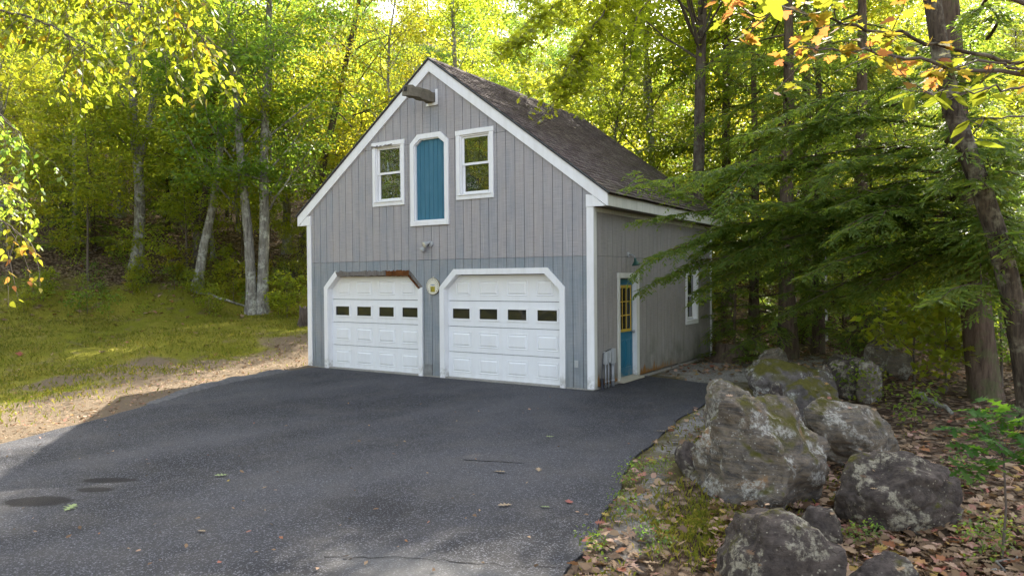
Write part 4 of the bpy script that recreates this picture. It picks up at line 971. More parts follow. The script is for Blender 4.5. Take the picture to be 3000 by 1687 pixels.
# ---- hemlocks on the right
bA = at(2483, 1012, 11.9); bA[2] = gz(bA[0], bA[1])
def ext(u0, v0, u1, v1, d0, d1, sag, turn=0., base=bA):
    p = at(u0, v0, d0)-base; q = at(u1, v1, d1)-base; L = np.linalg.norm(q-p)*.96; dv = q-p
    return (tuple(p), math.atan2(dv[1], dv[0]), math.asin(dv[2]/np.linalg.norm(dv))+sag*.55, L, sag, turn)
EX = [ext(2420, 440, 1535, 435, 11.9, 12.2, .22), ext(2425, 500, 1545, 520, 11.9, 12.5, .22), ext(2428, 540, 1625, 640, 11.9, 12.3, .35), ext(2430, 540, 1725, 560, 11.9, 12.2, .3),
      ext(2430, 560, 1690, 680, 11.9, 12.6, .4), ext(2440, 620, 1900, 760, 11.9, 12.3, .35), ext(2436, 540, 1580, 560, 11.9, 12.6, .3), ext(2420, 440, 1700, 600, 11.9, 12.8, .4),
      ext(2410, 380, 1760, 420, 11.9, 12.5, .35), ext(2405, 330, 1800, 330, 11.9, 12.5, .35), ext(2400, 260, 1850, 300, 11.9, 12, .4), ext(2400, 220, 1900, 220, 11.9, 12, .3),
      ext(2430, 600, 2000, 700, 11.9, 10.4, .3), ext(2430, 520, 2100, 560, 11.9, 10, .3), ext(2440, 620, 2560, 640, 11.9, 9.4, .25), ext(2440, 560, 2600, 560, 11.9, 9.8, .3), ext(2440, 640, 2620, 720, 11.9, 9.6, .3), ext(2440, 600, 2540, 700, 11.9, 8.3, .3), ext(2440, 560, 2500, 560, 11.9, 8.2, .3), ext(2430, 480, 2480, 420, 11.9, 8.2, .3), ext(2440, 620, 2590, 640, 11.9, 8.2, .3), ext(2420, 400, 2450, 300, 11.9, 8.4, .3), ext(2400, 280, 2420, 150, 11.9, 8.6, .3), ext(2430, 520, 2600, 500, 11.9, 9.0, .3), ext(2420, 420, 2560, 380, 11.9, 9.2, .3), ext(2410, 330, 2480, 230, 11.9, 9.4, .3), ext(2436, 580, 2640, 780, 11.9, 9., .3), ext(2400, 200, 2560, 60, 11.9, 9.4, .3), ext(2400, 150, 2200, 100, 11.9, 11, .3), ext(2400, 120, 2000, 130, 11.9, 12, .3),
      ext(2430, 480, 2050, 470, 11.9, 10.6, .3), ext(2420, 420, 2080, 380, 11.9, 10.6, .3), ext(2440, 620, 2180, 720, 11.9, 10.6, .35), ext(2430, 560, 1930, 640, 11.9, 13.5, .3), ext(2430, 500, 1850, 520, 11.9, 13, .3), ext(2440, 660, 2000, 760, 11.9, 12.6, .3)]
hv = hemlock_variant(31, 13, 5.0, 2.8, 11, .22, 1., False, EX)
e = empty('hemlock_tree', tuple(bA)); tag(e, 'large hemlock whose long low branches sweep across the garage side', 'tree')
mb = MB(); P = [at(u, v, 11.9)-bA for u, v in ((2484, 1040), (2478, 980), (2462, 850), (2448, 700), (2432, 560), (2415, 400), (2402, 280), (2392, 120), (2385, 0))]; P[0][2] = -.2
P += [P[-1]+np.array([0, 0, k*2.]) for k in (1, 2, 3, 4, 5)]; mb.tube(P, [.31, .255, .235, .225, .21, .20, .19, .175, .16, .14, .12, .09, .06, .02], 12, False)
mb.build('trunk', BARKH, e, True); obj('limbs', hv['limbs'], e); obj('crown', hv['crown'], e)
def hem(u, v, d, var, s, rz, label, name='hemlock_tree', group=None):
    p = at(u, v, d); return put_tree(var, name, (p[0], p[1], gz(p[0], p[1])-.05), rz, s, label, group)
hem(1985, 870, 17, H_C, 1.0, .5, 'stout-trunked hemlock standing past the rear corner of the garage')
hem(1850, 840, 17.5, H_B, .8, 1.5, 'young hemlock close behind the rear corner of the garage', 'young_hemlock')
hem(2120, 850, 20, H_B, .8, 3.0, 'bushy young hemlock between the two big hemlock trunks', 'young_hemlock')
hem(1900, 800, 20.5, H_A, 1.1, 3.9, 'hemlock filling the gap right of the rear roof corner')
hem(2060, 800, 17.8, H_A, 1.0, 5.1, 'hemlock with drooping sprays left of the great hemlock')
hem(2170, 800, 16.5, H_C, .95, 1.2, 'hemlock behind the great hemlock, boughs meeting the maple leaves')
hem(1830, 800, 23, H_C, 1.05, 2.2, 'hemlock rising beyond the rear end of the roof')
hem(2400, 800, 18, H_C, .7, 5.2, 'hemlock seen between the hemlock trunk and leaning maple')
hem(2030, 800, 20.5, H_C, 1.0, 4.4, 'tall hemlock deep behind the side of the garage')
hem(2250, 850, 24, H_A, .7, 2.4, 'slender hemlock deep in the wood behind the boulder pile')
hem(2600, 850, 17, H_A, .6, 4.2, 'hemlock half cut off by the right picture edge')
hem(230, 655, 27, H_B, 1.25, .2, 'dark young hemlock left of the forked tree', 'young_hemlock')
hem(170, 640, 30, H_A, .6, 2.8, 'taller young hemlock at the far left wood edge', 'young_hemlock')
hem(420, 640, 31, H_B, .9, 1.8, 'small hemlock between the forked tree and the leaning pair', 'young_hemlock')
hem(715, 700, 25, H_B, .35, 1.1, 'tiny pine-like seedling against the right twin trunk', 'young_hemlock')
# ---- leaning lichened maple at the right edge
bM = at(2600, 1090, 9.0); bM[2] = gz(bM[0], bM[1])
e = empty('maple_tree', tuple(bM)); tag(e, 'leaning pale lichen-spotted maple trunk at the right picture edge', 'tree')
mb = MB(); P = [at(u, v, 9.)-bM for u, v in ((2600, 1120), (2592, 1020), (2572, 880), (2545, 740), (2510, 600), (2470, 480), (2430, 370), (2398, 280), (2370, 160), (2345, 0), (2320, -160), (2300, -330))]
P[0][2] = -.2; mb.tube(P, [.19, .145, .134, .127, .121, .116, .112, .108, .103, .095, .085, .07], 14, False); mb.build('trunk', BARKM, e, True)
mc = tree_variant(41, 9, 3, 2.4, 8, 40, 22, .12, L_YG, BARKM, .1, MAPLE, .5, trunk=False)
top = P[-1]
for nm in ('limbs', 'crown'):
    o = obj(nm, mc[nm], e); o.location = (top[0]+.3, top[1]+1.5, top[2]-2.2)
# stub branch with dead twigs
# ---- background wood: shared label, nothing tells them apart
R = np.random.default_rng(99); placed = []
taken = [at(345, 668, 26)[:2], at(490, 690, 25)[:2], at(645, 783, 24)[:2], at(722, 690, 30)[:2], at(742, 700, 27)[:2], bA[:2]]
VARS = [T_OAK, T_YEL, T_MIX, T_TALL, T_YEL, T_OAK]; NVARS = [N_OAK, N_YEL, N_MIX, N_YEL, N_MIX, N_YEL]
def far_ok(p, dmin): return all((p[0]-q[0])**2+(p[1]-q[1])**2 > dmin**2 for q in placed+taken)
def wood_label(u, var):
    z_ = 'on the slope behind the left lawn' if u < 760 else 'behind the garage roof' if u < 1850 else 'behind the hemlocks at right'
    c_ = 'green-leaved' if var in (T_OAK, T_TALL, N_OAK) else 'dark-barked yellow-green' if var in (T_MIX, N_MIX) else 'grey-barked yellow-green'
    return 'slender %s tree in the wood %s' % (c_, z_), '%s trees %s' % (c_, z_)
k_ = 0
for tries in range(6000):
    u = R.uniform(-120, 2700); d = 21+52*R.uniform(0, 1)**1.05
    if u > 1000: d = max(d, 23)
    elif u < 790: d = max(d, 28.5)
    if u > 2050 and d < 36 and R.uniform() < .6: continue
    p = at(u, 700, d)
    if p[1] < 9.5 and p[0] > -10: continue
    if -11.5 < p[0] < -5.0 and p[1] < 24: continue
    if not far_ok(p, 2.7 if d < 40 else 3.1): continue
    placed.append(p[:2]); var = (VARS if d > 33 or (-7 < p[0] < 3 and p[1] < 20) else NVARS)[int(R.integers(0, 6))]
    if k_ < 150:
        s_ = R.uniform(.72, .95)*(1. if d < 30 else .8 if d < 40 else .7); put_tree(var, 'woodland_tree', (p[0], p[1], gz(p[0], p[1])-.1), R.uniform(0, 6.28), s_, *wood_label(u, var)); k_ += 1
    else: break
# understory saplings in the wood
k_ = 0; placed2 = []
for tries in range(5000):
    u = R.uniform(-60, 2640); d = 23+36*R.uniform(0, 1)**1.2
    p = at(u, 700, d)
    if p[1] < 8.5 and p[0] > -9.5: continue
    wv_ = (p[0]+7.3)*-.85+p[1]*.53
    if p[0] < -7 and wv_ < 10.5: continue
    if any((p[0]-q[0])**2+(p[1]-q[1])**2 < 1.35**2 for q in placed2): continue
    placed2.append(p[:2]); var = (S_A, S_B, S_A, S_A, H_B)[int(R.integers(0, 5))]
    put_tree(var, 'understory_sapling', (p[0], p[1], gz(p[0], p[1])-.03), R.uniform(0, 6.28), R.uniform(.7, 1.15)*(.75 if var is H_B else 1), ('leafy %s in the understory %s' % (('young hemlock' if var is H_B else 'yellow-green sapling' if var is S_A else 'green sapling'), 'behind the left lawn' if u < 760 else 'behind the garage' if u < 1850 else 'of the right-hand wood')), 'understory %s %s' % ('hemlocks' if var is H_B else 'yellow-green saplings' if var is S_A else 'green saplings', 'left' if u < 760 else 'middle' if u < 1850 else 'right'), 'sapling'); k_ += 1
    if k_ >= 150: break
# trees across the drive, seen mirrored in the windows
for i in range(24):
    q_ = (-11-3.2*(i % 6)+R.uniform(-1, 1), -18-5*(i//6)-1.2*(i % 3)+R.uniform(-1, 1))
    put_tree(VARS[i % 6], 'woodland_tree', (q_[0], q_[1], -.1), R.uniform(0, 6.28), R.uniform(.85, 1.05), 'broadleaf tree across the driveway mirrored in the windows', 'trees across the driveway')
# ---- foreground: hero saplings and shrubs
def sap(u, v, d, var, s, rz, label, name='sapling', cat='sapling', group=None):
    p = at(u, v, d); return put_tree(var, name, (p[0], p[1], gz(p[0], p[1])-.02), rz, s, label, group, cat)
sap(722, 790, 23.2, S_C, .8, .3, 'bright yellow-green maple sapling between the twin trunks and garage')
sap(752, 700, 26, S_A, .42, 1.3, 'yellow sapling leaning against the left garage wall')
sap(588, 780, 24.5, S_C, .75, 2.3, 'low green maple sapling left of the twin trunks')
sap(560, 745, 25.5, S_C, .7, 4.0, 'small green sapling at the foot of the leaning pair')
sap(440, 690, 25, S_C, .7, 1.0, 'low shrubby sapling right of the forked tree')
sap(700, 810, 23.8, S_C, .45, 5.0, 'tiny yellow-green sapling in front of the twin trunks')
sap(2300, 960, 13.5, S_C, 1.35, 1.0, 'airy green sapling behind the boulder pile')
sap(2210, 920, 15.5, S_B, .75, 2.0, 'dark leafy sapling beyond the far boulders')
sap(2380, 960, 12.5, S_C, 1.0, 3.0, 'thin-stemmed sapling beside the big hemlock trunk')
sap(2440, 850, 15, S_B, 1.0, 3.5, 'shady sapling behind the big hemlock trunk')
sap(2520, 880, 13, S_B, .8, .5, 'leafy sapling between the hemlock and the leaning maple')
sap(2120, 985, 12.2, S_D, 1.1, .5, 'small leafy seedling in front of the far boulders', 'seedling', 'seedling')
sap(2190, 1000, 11.6, S_D, .9, 2.5, 'small seedling growing right of the mossy boulder', 'seedling', 'seedling')
for i, (u, v, d, s_) in enumerate(((2300, 1060, 9.6, .8), (2420, 1180, 6.6, .5), (2470, 1330, 5.2, .45), (2530, 1290, 5.4, .4), (1665, 1190, 7.4, .35), (1585, 1210, 7.0, .4), (1560, 1300, 6.1, .35), (1640, 1380, 5.4, .35), (1500, 1390, 5.2, .35), (2180, 1340, 5.6, .35))):
    sap(u, v, d, S_D, s_, i*1.3, 'small green weed among the fallen leaves right of the driveway', 'weed', 'weed', 'weeds by the driveway')
# oak sapling, lower right
pO = at(2520, 1230, 5.2); pO[2] = gz(pO[0], pO[1])
e = empty('oak_sapling', tuple(pO)); tag(e, 'oak sapling with large lobed green leaves at the lower right', 'sapling')
R = np.random.default_rng(5); mb = MB(); tips = []
fork = at(2525, 1150, 5.2)-pO; mb.tube([(0, 0, -.03), fork*.5+np.array([.02, 0, 0]), fork], [.009, .008, .006], 6, False)
for u, v, d in ((2470, 1060, 5.2), (2440, 1030, 5.3), (2400, 1075, 5.1), (2520, 1050, 5.4), (2560, 1090, 5.1), (2430, 1120, 5.0), (2500, 1110, 4.9), (2560, 1150, 5.0), (2420, 1180, 5.1), (2485, 1005, 5.4), (2545, 1020, 5.5), (2480, 1165, 4.9), (2590, 1050, 5.2), (2590, 1130, 5.2), (2460, 1090, 5.4)):
    q = at(u, v, d)-pO; mid = fork*.45+q*.55+np.array([0, 0, .03]); mb.tube([fork, mid, q], [.004, .003, .0015], 4, False); tips += [q, mid*.4+q*.6]
mb.build('stem', TWIG, e, True)
n_ = 4; c = np.repeat(np.array(tips), n_, 0); a = np.tile(np.arange(n_)*6.28/n_, len(tips))+R.uniform(0, 1, len(c))
D = np.stack([np.cos(a), np.sin(a), R.normal(-.25, .25, len(a))], -1); Nn = np.stack([R.normal(0, .3, len(a)), R.normal(0, .3, len(a)), np.ones(len(a))], -1)
obj('foliage', leaf_mesh('foliage', c, D, Nn, R.uniform(.10, .17, len(a)), OAK, leaf_mat('leaf_oak_sapling', [(0, (.03, .085, .018)), (1, (.05, .11, .022))], [(0, (.14, .33, .03)), (1, (.25, .4, .03))], .4, .7, .05)), e)

# ---- branch builders for overhanging foreground boughs
def bough(e, nodes, r0, side_n, side_L, leaf_per, leafL, tmpl, mat, seed, hang=0., spread=.8, limb_mat=TWIG, nodeskip=0.15):
    """a limb through world nodes with side twigs that carry leaves"""
    R = np.random.default_rng(seed); P = np.array(nodes, float); base = np.array(e.location)
    tt = np.linspace(0, len(P)-1, len(P)*4); Pr = np.stack([np.interp(tt, np.arange(len(P)), P[:, k]) for k in range(3)], -1) + R.normal(0, .012, (len(tt), 3))
    mb = MB(); mb.tube(Pr-base, list(r0*(1-.85*np.linspace(0, 1, len(Pr)))), 6, False)
    Cc, Dd, Nn, Ll = [], [], [], []
    for i in range(side_n):
        t = nodeskip+(1-nodeskip)*(i+R.uniform(0, 1))/side_n; f = t*(len(Pr)-1); k = min(int(f), len(Pr)-2); p = Pr[k]+(Pr[k+1]-Pr[k])*(f-k); td = unit(Pr[k+1]-Pr[k])
        d = unit(td*.6+R.normal(0, spread, 3)*np.array([1, 1, .5])+np.array([0, 0, -hang*.5])); L = side_L*R.uniform(.4, 1.1); q = [p]
        for s_ in range(5): d = unit(d+np.array([0, 0, -hang*.35])+R.normal(0, .12, 3)); q.append(q[-1]+d*L/5)
        q = np.array(q); mb.tube(q-base, [.0035, .003, .0028, .0024, .002, .0012], 3, False)
        for j in range(leaf_per):
            g_ = R.uniform(.1, 1)*5; kk = min(int(g_), 4); c = q[kk]+(q[kk+1]-q[kk])*(g_-kk); a = R.uniform(0, 6.28)
            dv = np.array([math.cos(a), math.sin(a), R.normal(-.25-hang, .35)]); Cc.append(c+unit(dv)*.02+R.normal(0, .012, 3)); Dd.append(dv)
            Nn.append(np.array([R.normal(0, .4+hang*.5), R.normal(0, .4+hang*.5), 1.])); Ll.append(leafL*R.uniform(.65, 1.2))
    mb.build('branch', limb_mat, e, True)
    V, F = leaves(np.array(Cc), np.array(Dd), np.array(Nn), np.array(Ll), tmpl)
    obj('foliage', mesh_np('foliage', V-base, F, mat), e)
# birch left of the frame
bB = np.array(at(-420, 900, 7.2)); bB[2] = gz(bB[0], bB[1])
e = empty('birch_tree', tuple(bB)); tag(e, 'birch with yellow-green leaves drooping into the upper left corner', 'tree')
mb = MB(); mb.tube([(0, 0, -.2), (.02, .03, 2), (.1, .1, 4.5), (.15, .2, 7), (.2, .3, 9.5)], [.13, .10, .085, .06, .03], 10, False); mb.build('trunk', bark_mat('birch_bark', (.30, .28, .25), (.62, .60, .56), (.08, .07, .06), .7, .3), e, True)
tb = lambda z: bB+np.array([.05, .06, z])
for i, (zz, ns, sd_, n_s, lm_, lp_) in enumerate((
    (3.9, [(-150, -60, 6.8), (60, -40, 6.3), (240, -10, 6.0), (400, 30, 5.8), (520, 100, 5.7)], 61, 96, L_BIRCH, 14),
    (3.7, [(-150, 20, 6.6), (20, 30, 6.2), (140, 70, 5.9), (230, 120, 5.7)], 62, 50, L_BIRCH, 14),
    (4.6, [(-150, -200, 6.8), (80, -140, 6.2), (280, -90, 5.8), (470, -40, 5.6)], 63, 86, L_BIRCH, 14),
    (2.8, [(-150, 200, 8.4), (-40, 260, 8.3), (40, 330, 8.2), (80, 400, 8.2)], 64, 26, L_GR, 11),
    (2.4, [(-150, 360, 8.4), (-50, 420, 8.3), (30, 470, 8.2), (70, 540, 8.2)], 65, 22, L_GR, 11),
    (2.3, [(-150, 420, 6.4), (-60, 500, 6.2), (10, 560, 6.0), (60, 600, 6.0)], 66, 10, L_MAPLE, 9))):
    bough(e, [tb(zz)]+[at(*q) for q in ns], .018, n_s, .66, lp_, .062, BIRCH, lm_, sd_, .75, .9, nodeskip=.3)
# red maple bough, upper right
bR = np.array(at(3150, 900, 4.6)); bR[2] = gz(bR[0], bR[1])
e = empty('red_maple_tree', tuple(bR)); tag(e, 'maple bough with turning yellow and orange leaves across the upper right', 'tree')
mb = MB(); mb.tube([(0, 0, -.2), (-.02, .03, 1.5), (-.05, .05, 3.2), (-.1, .1, 6)], [.09, .075, .06, .03], 9, False); mb.build('trunk', BARK, e, True)
tb = lambda z: bR+np.array([-.05, .05, z])
for i, (zz, ns, sd_, n_s, L_) in enumerate((
    (2.9, [(2760, 150, 4.2), (2560, 162, 4.0), (2380, 120, 3.8), (2250, 78, 3.7), (2120, 55, 3.6), (1980, 30, 3.6), (1850, 40, 3.6)], 71, 16, .30),
    (2.6, [(2700, 190, 4.0), (2450, 185, 3.7), (2280, 140, 3.6), (2140, 130, 3.5), (2010, 120, 3.5)], 72, 16, .28),
    (3.2, [(2700, 30, 3.8), (2400, -20, 3.6), (2150, -40, 3.5), (1900, -30, 3.5), (1780, 20, 3.5)], 73, 6, .26),
    (2.5, [(2750, 240, 4.0), (2600, 180, 3.8), (2480, 160, 3.7), (2330, 175, 3.6)], 74, 9, .24))):
    bough(e, [tb(zz)]+[at(*q) for q in ns], .016, n_s, L_, 5, .070, MAPLE, L_MAPLE, sd_, .12, .8, BARKM if i == 0 else TWIG, .42)
# the one big near leaf
q = at(1935, -12, 2.6); V, F = leaves(np.array([q]), np.array([at(1968, 60, 2.6)-q]), np.array([CAM-q+np.array([0, 0, .6])]), [.105], MAPLE); obj('leaf', mesh_np('leaf', V-bR, F, L_BEECH), e)
q = at(1905, -30, 2.7); V, F = leaves(np.array([q]), np.array([at(1920, 20, 2.7)-q]), np.array([CAM-q+np.array([.5, 0, .9])]), [.075], MAPLE); obj('leaf', mesh_np('leaf', V-bR, F, L_BEECH), e)
# beech leaves, right edge
bE = np.array(at(2960, 950, 3.4)); bE[2] = gz(bE[0], bE[1])
e = empty('beech_sapling', tuple(bE)); tag(e, 'beech sapling with broad toothed leaves reaching in at right', 'sapling')
mb = MB(); mb.tube([(0, 0, -.1), (0, .02, 1.2), (-.03, .03, 2.6), (-.05, .05, 3.4)], [.03, .025, .018, .008], 8, False); mb.build('stem', TWIG, e, True)
tb = lambda z: bE+np.array([-.03, .03, z])
for zz, ns, sd_, n_s in ((2.3, [(2720, 240, 3.0), (2560, 215, 2.9), (2460, 225, 2.8), (2380, 250, 2.8), (2320, 232, 2.75)], 81, 5), (2.5, [(2720, 160, 3.0), (2600, 165, 2.9), (2500, 175, 2.85)], 82, 3), (2.1, [(2700, 330, 3.0), (2590, 290, 2.9), (2480, 300, 2.8), (2410, 290, 2.75)], 83, 3)):
    bough(e, [tb(zz)]+[at(*q) for q in ns], .007, n_s, .16, 4, .092, BEECH, L_BEECH, sd_, .1, .7, TWIG, .42)
# sunlit oak bough hanging in front of the roof ridge
bK = np.array(at(1760, 700, 19.5)); bK[2] = gz(bK[0], bK[1])
e = empty('oak_tree', tuple(bK)); tag(e, 'oak whose sunlit lobed leaves hang over the garage ridge', 'tree')
mb = MB(); mb.tube([(0, 0, -.2), (-.05, 0, 3), (0, .1, 7), (.1, .2, 11), (.1, .3, 15)], [.20, .16, .14, .10, .04], 10, False); mb.build('trunk', BARKD, e, True)
tb = lambda z: bK+np.array([0, .1, z])
for zz, ns, sd_, n_s in ((8.0, [(1700, -120, 17.5), (1560, -40, 16), (1500, 60, 15.2), (1430, 170, 14.8), (1400, 235, 14.6)], 91, 56), (8.2, [(1700, -140, 17.5), (1500, -60, 16), (1400, 10, 15.4), (1330, 80, 15), (1270, 110, 14.8)], 92, 50),
                         (8.0, [(1680, -60, 17.5), (1600, 40, 16), (1590, 110, 15.5), (1580, 180, 15.2)], 93, 34), (8.4, [(1700, -160, 17), (1600, -110, 16), (1400, -60, 15), (1250, -10, 15)], 94, 44), (8.0, [(1680, -80, 17), (1520, 30, 15.8), (1470, 130, 15.0), (1440, 200, 14.8)], 95, 36)):
    bough(e, [tb(zz)]+[at(*q) for q in ns], .03, int(n_s*1.3), .95, 16, .15, OAK, L_OAK, sd_, .25, .9, TWIG, .34)
oc = tree_variant(42, 14.5, 7.2, 3.3, 20, 300, 30, .14, L_OAK, BARKD, .12, LEAF6, .55, trunk=False)
for nm in ('limbs', 'crown'): obj(nm, oc[nm], e)

# ------------------------------------------------------------------ boulders
def boulder(name, u0, u1, vt, vb, d, mat, label, seed, depth=None, cuts=13, sub=5, rot=0., lean=0., group=None, prof=None, sink=.12, cutlim=(.55, .85), rough=.14):
    """rock that fills the pixel box (u0..u1, vt..vb) at d metres"""
    import bmesh
    s_ = K/FPX*d; wd = (u1-u0)*s_; hh = (vb-vt)*s_; dp = depth or wd*.9; c = at((u0+u1)/2, (vt+vb)/2, d+dp*.25); sink_ = sink*hh
    bm = bmesh.new(); bmesh.ops.create_icosphere(bm, subdivisions=sub, radius=1.); R_ = random.Random(seed); of = Vector((seed*3.1, seed*1.7, seed*.9))
    pl = []
    for _ in range(cuts):
        n3 = Vector((R_.gauss(0, 1), R_.gauss(0, 1), R_.gauss(0, .8))).normalized(); pl.append((n3, R_.uniform(*cutlim)))
    ax = Vector((RGT[0], RGT[1], 0)).normalized(); ay = Vector((-ax.y, ax.x, 0))
    for v in bm.verts:
        p = v.co.copy()
        for n3, dd_ in pl:
            q = p.dot(n3)
            if q > dd_: p -= n3*(q-dd_)*.95
        h = noise.fractal(p*1.5+of, .9, 2.1, 5)*rough + noise.fractal(p*5+of, .8, 2.2, 4)*rough*.30
        rdg = 1-abs(noise.noise(p*1.9+of*2))*2; h += max(0, rdg-.55)*-.16
        p *= 1+h
        v.co = p
    xs = [v.co.x for v in bm.verts]; ys = [v.co.y for v in bm.verts]; zs = [v.co.z for v in bm.verts]
    cx, cy_, cz_ = (max(xs)+min(xs))/2, (max(ys)+min(ys))/2, (max(zs)+min(zs))/2; ex, ey, ez = max(xs)-min(xs), max(ys)-min(ys), max(zs)-min(zs)
    zbase = c[2]-hh/2; zg = gz(c[0], c[1])-.06
    if zbase > zg: hh += zbase-zg; zbase = zg          # reach the ground
    for v in bm.verts:
        lx, ly, lz = (v.co.x-cx)/ex*wd, (v.co.y-cy_)/ey*dp, (v.co.z-cz_)/ez*(hh+sink_)
        if prof: lx = np.interp(lz/(hh+sink_)+.5, [t[0] for t in prof], [t[1] for t in prof])*lx + wd*np.interp(lz/(hh+sink_)+.5, [t[0] for t in prof], [t[2] for t in prof])
        lx += lean*lz; w3 = ax*lx+ay*ly; v.co = Vector((w3.x, w3.y, lz+hh/2-sink_/2))
    me = bpy.data.meshes.new(name); bm.to_mesh(me); bm.free(); me.materials.append(mat); me.polygons.foreach_set('use_smooth', [True]*len(me.polygons))
    o = obj(name, me, None, (c[0], c[1], zbase)); tag(o, label, 'boulder', group or 'boulders beside the driveway'); return o
boulder('boulder', 1745, 2098, 975, 1325, 6.6, ROCK_A, 'largest boulder, banded tan and grey, standing beside the driveway', 41, 1.3, 15, 6, cutlim=(.56, .84), rough=.13, prof=((0, 1.0, .03), (.25, 1.08, .0), (.5, 1.03, .02), (.75, 1.0, -.02), (1, 1.3, -.10)))
boulder('boulder', 1778, 1935, 948, 1120, 8.0, ROCK_C, 'upright pale grey boulder with mossy top behind the largest one', 8, .9, 8, 5, lean=-.1)
boulder('boulder', 1785, 2112, 1262, 1600, 4.75, ROCK_B, 'dark boulder with white lichen crust at the bottom edge', 13, .8, 13, 6, rough=.12)
boulder('boulder', 2100, 2392, 1128, 1355, 5.9, ROCK_B, 'rounded dark lichen-flecked boulder at the right', 17, .75, 13, 6, rough=.10, cutlim=(.62, .88))
boulder('boulder', 2035, 2260, 1000, 1165, 7.6, ROCK_C, 'pale speckled granite boulder right of the largest one', 22, .7, 8, 5, lean=-.35)
boulder('boulder', 1965, 2125, 948, 1090, 8.8, ROCK_D, 'moss-capped round boulder behind the pale speckled one', 27, .8, 7, 5)
boulder('boulder', 1875, 2100, 898, 1010, 10.6, ROCK_D, 'long flat-topped brown boulder in the middle of the pile', 31, 1.1, 9, 5, cutlim=(.5, .85))
boulder('boulder', 2065, 2185, 888, 968, 12.2, ROCK_B, 'squared grey boulder at the far end of the pile', 36, 1.0, 10, 5, cutlim=(.5, .8))
boulder('boulder', 2060, 2100, 915, 958, 11.2, ROCK_B, 'small bluish stone wedged between the two far boulders', 40, .35, 7, 4)
boulder('boulder', 2150, 2215, 905, 965, 11.8, ROCK_C, 'small pale stone right of the squared far boulder', 44, .4, 7, 4)
boulder('boulder', 1930, 1975, 960, 1010, 9.6, ROCK_B, 'small dark blue stone in a gap behind the upright boulder', 47, .3, 7, 4)
boulder('boulder', 2090, 2330, 1385, 1560, 4.75, ROCK_B, 'flat-topped boulder cut off by the bottom edge', 51, .6, 9, 5, cutlim=(.5, .8))
boulder('boulder', 2180, 2260, 845, 915, 14.2, ROCK_C, 'pale heap boulder in the dappled wood behind the pile', 55, .8, 9, 4)
boulder('boulder', 2230, 2300, 880, 935, 13.4, ROCK_C, 'low grey boulder right of the pale heap', 58, .7, 9, 4)
boulder('boulder', 1905, 1985, 872, 905, 14.5, ROCK_C, 'low pale rock on the moss behind the garage', 61, .6, 8, 4, sink=.4)
boulder('boulder', 1700, 1768, 1112, 1165, 7.4, ROCK_B, 'half-buried flat stone between driveway and largest boulder', 64, .5, 8, 4, sink=.6)
boulder('boulder', 2010, 2110, 1270, 1350, 5.7, ROCK_B, 'dark stone wedged behind the lichen-crusted front boulder', 67, .4, 8, 4)
boulder('boulder', 1590, 1650, 1310, 1350, 5.6, ROCK_C, 'buried tan stone in the grass by the driveway', 70, .3, 8, 4, sink=.7)
boulder('boulder', 265, 310, 845*.99, 862, 20.5, ROCK_B, 'grey stone at the mossy edge of the lawn', 73, .5, 8, 4, sink=.5, group='stones on the lawn')
boulder('boulder', 70, 100, 850, 868, 19.5, ROCK_B, 'grey stone half sunk in the left lawn', 76, .4, 8, 4, sink=.5, group='stones on the lawn')
# stumps and logs
def stump(u, v, d, r, h, label, mat=BARKD):
    p = at(u, v, d); z = gz(p[0], p[1]); mb = MB(); R_ = random.Random(int(u)); n_ = 16; vv = []
    for j, (zz, k) in enumerate(((-.1, 1.5), (.08, 1.25), (h*.45, 1.0), (h, .93))):
        for i in range(n_):
            a = 2*math.pi*i/n_; rr_ = r*k*(1+.12*math.sin(3*a+u)+R_.uniform(-.05, .05)); vv.append((rr_*math.cos(a), rr_*math.sin(a), zz+(R_.uniform(-.16, .10)*h if j == 3 else 0)))
    vv.append((0, 0, h*.75)); mb.add(vv, [(j*n_+i, j*n_+(i+1) % n_, (j+1)*n_+(i+1) % n_, (j+1)*n_+i) for j in range(3) for i in range(n_)] + [(3*n_+i, 3*n_+(i+1) % n_, 4*n_) for i in range(n_)])
    tag(mb.build('tree_stump', mat, None, True, (p[0], p[1], z)), label, 'stump')
stump(766, 775, 21.5, .17, .55, 'broken rotting stump at the left garage corner'); stump(1838, 868, 17.2, .34, .42, 'reddish rotten stump behind the rear corner of the garage', BARKH)
def log(a, b, r, label):
    A, B = at(*a), at(*b); A[2] = gz(A[0], A[1])+r*.6; B[2] = gz(B[0], B[1])+r*.5; mb = MB(); R_ = random.Random(int(a[0]))
    mb.tube([A+(B-A)*t+np.array([R_.uniform(-.05, .05), R_.uniform(-.05, .05), R_.uniform(0, .06)]) for t in np.linspace(0, 1, 7)], [r*(1-.5*t) for t in np.linspace(0, 1, 7)], 8)
    tag(mb.build('fallen_branch', BARK, None, True), label, 'branch')
log((478, 690, 24.5), (620, 720, 24.2), .06, 'fallen branch on the leaf litter behind the lawn'); log((2300, 1005, 12), (2395, 1040, 10.6), .05, 'crooked dead branch on the litter under the hemlock')
log((2110, 1200, 6.7), (2185, 1130, 7.0), .012, 'thin bare twig between the right-hand boulders'); log((2490, 1270, 5.0), (2560, 1220, 5.2), .012, 'thin dead stick among leaves at lower right')

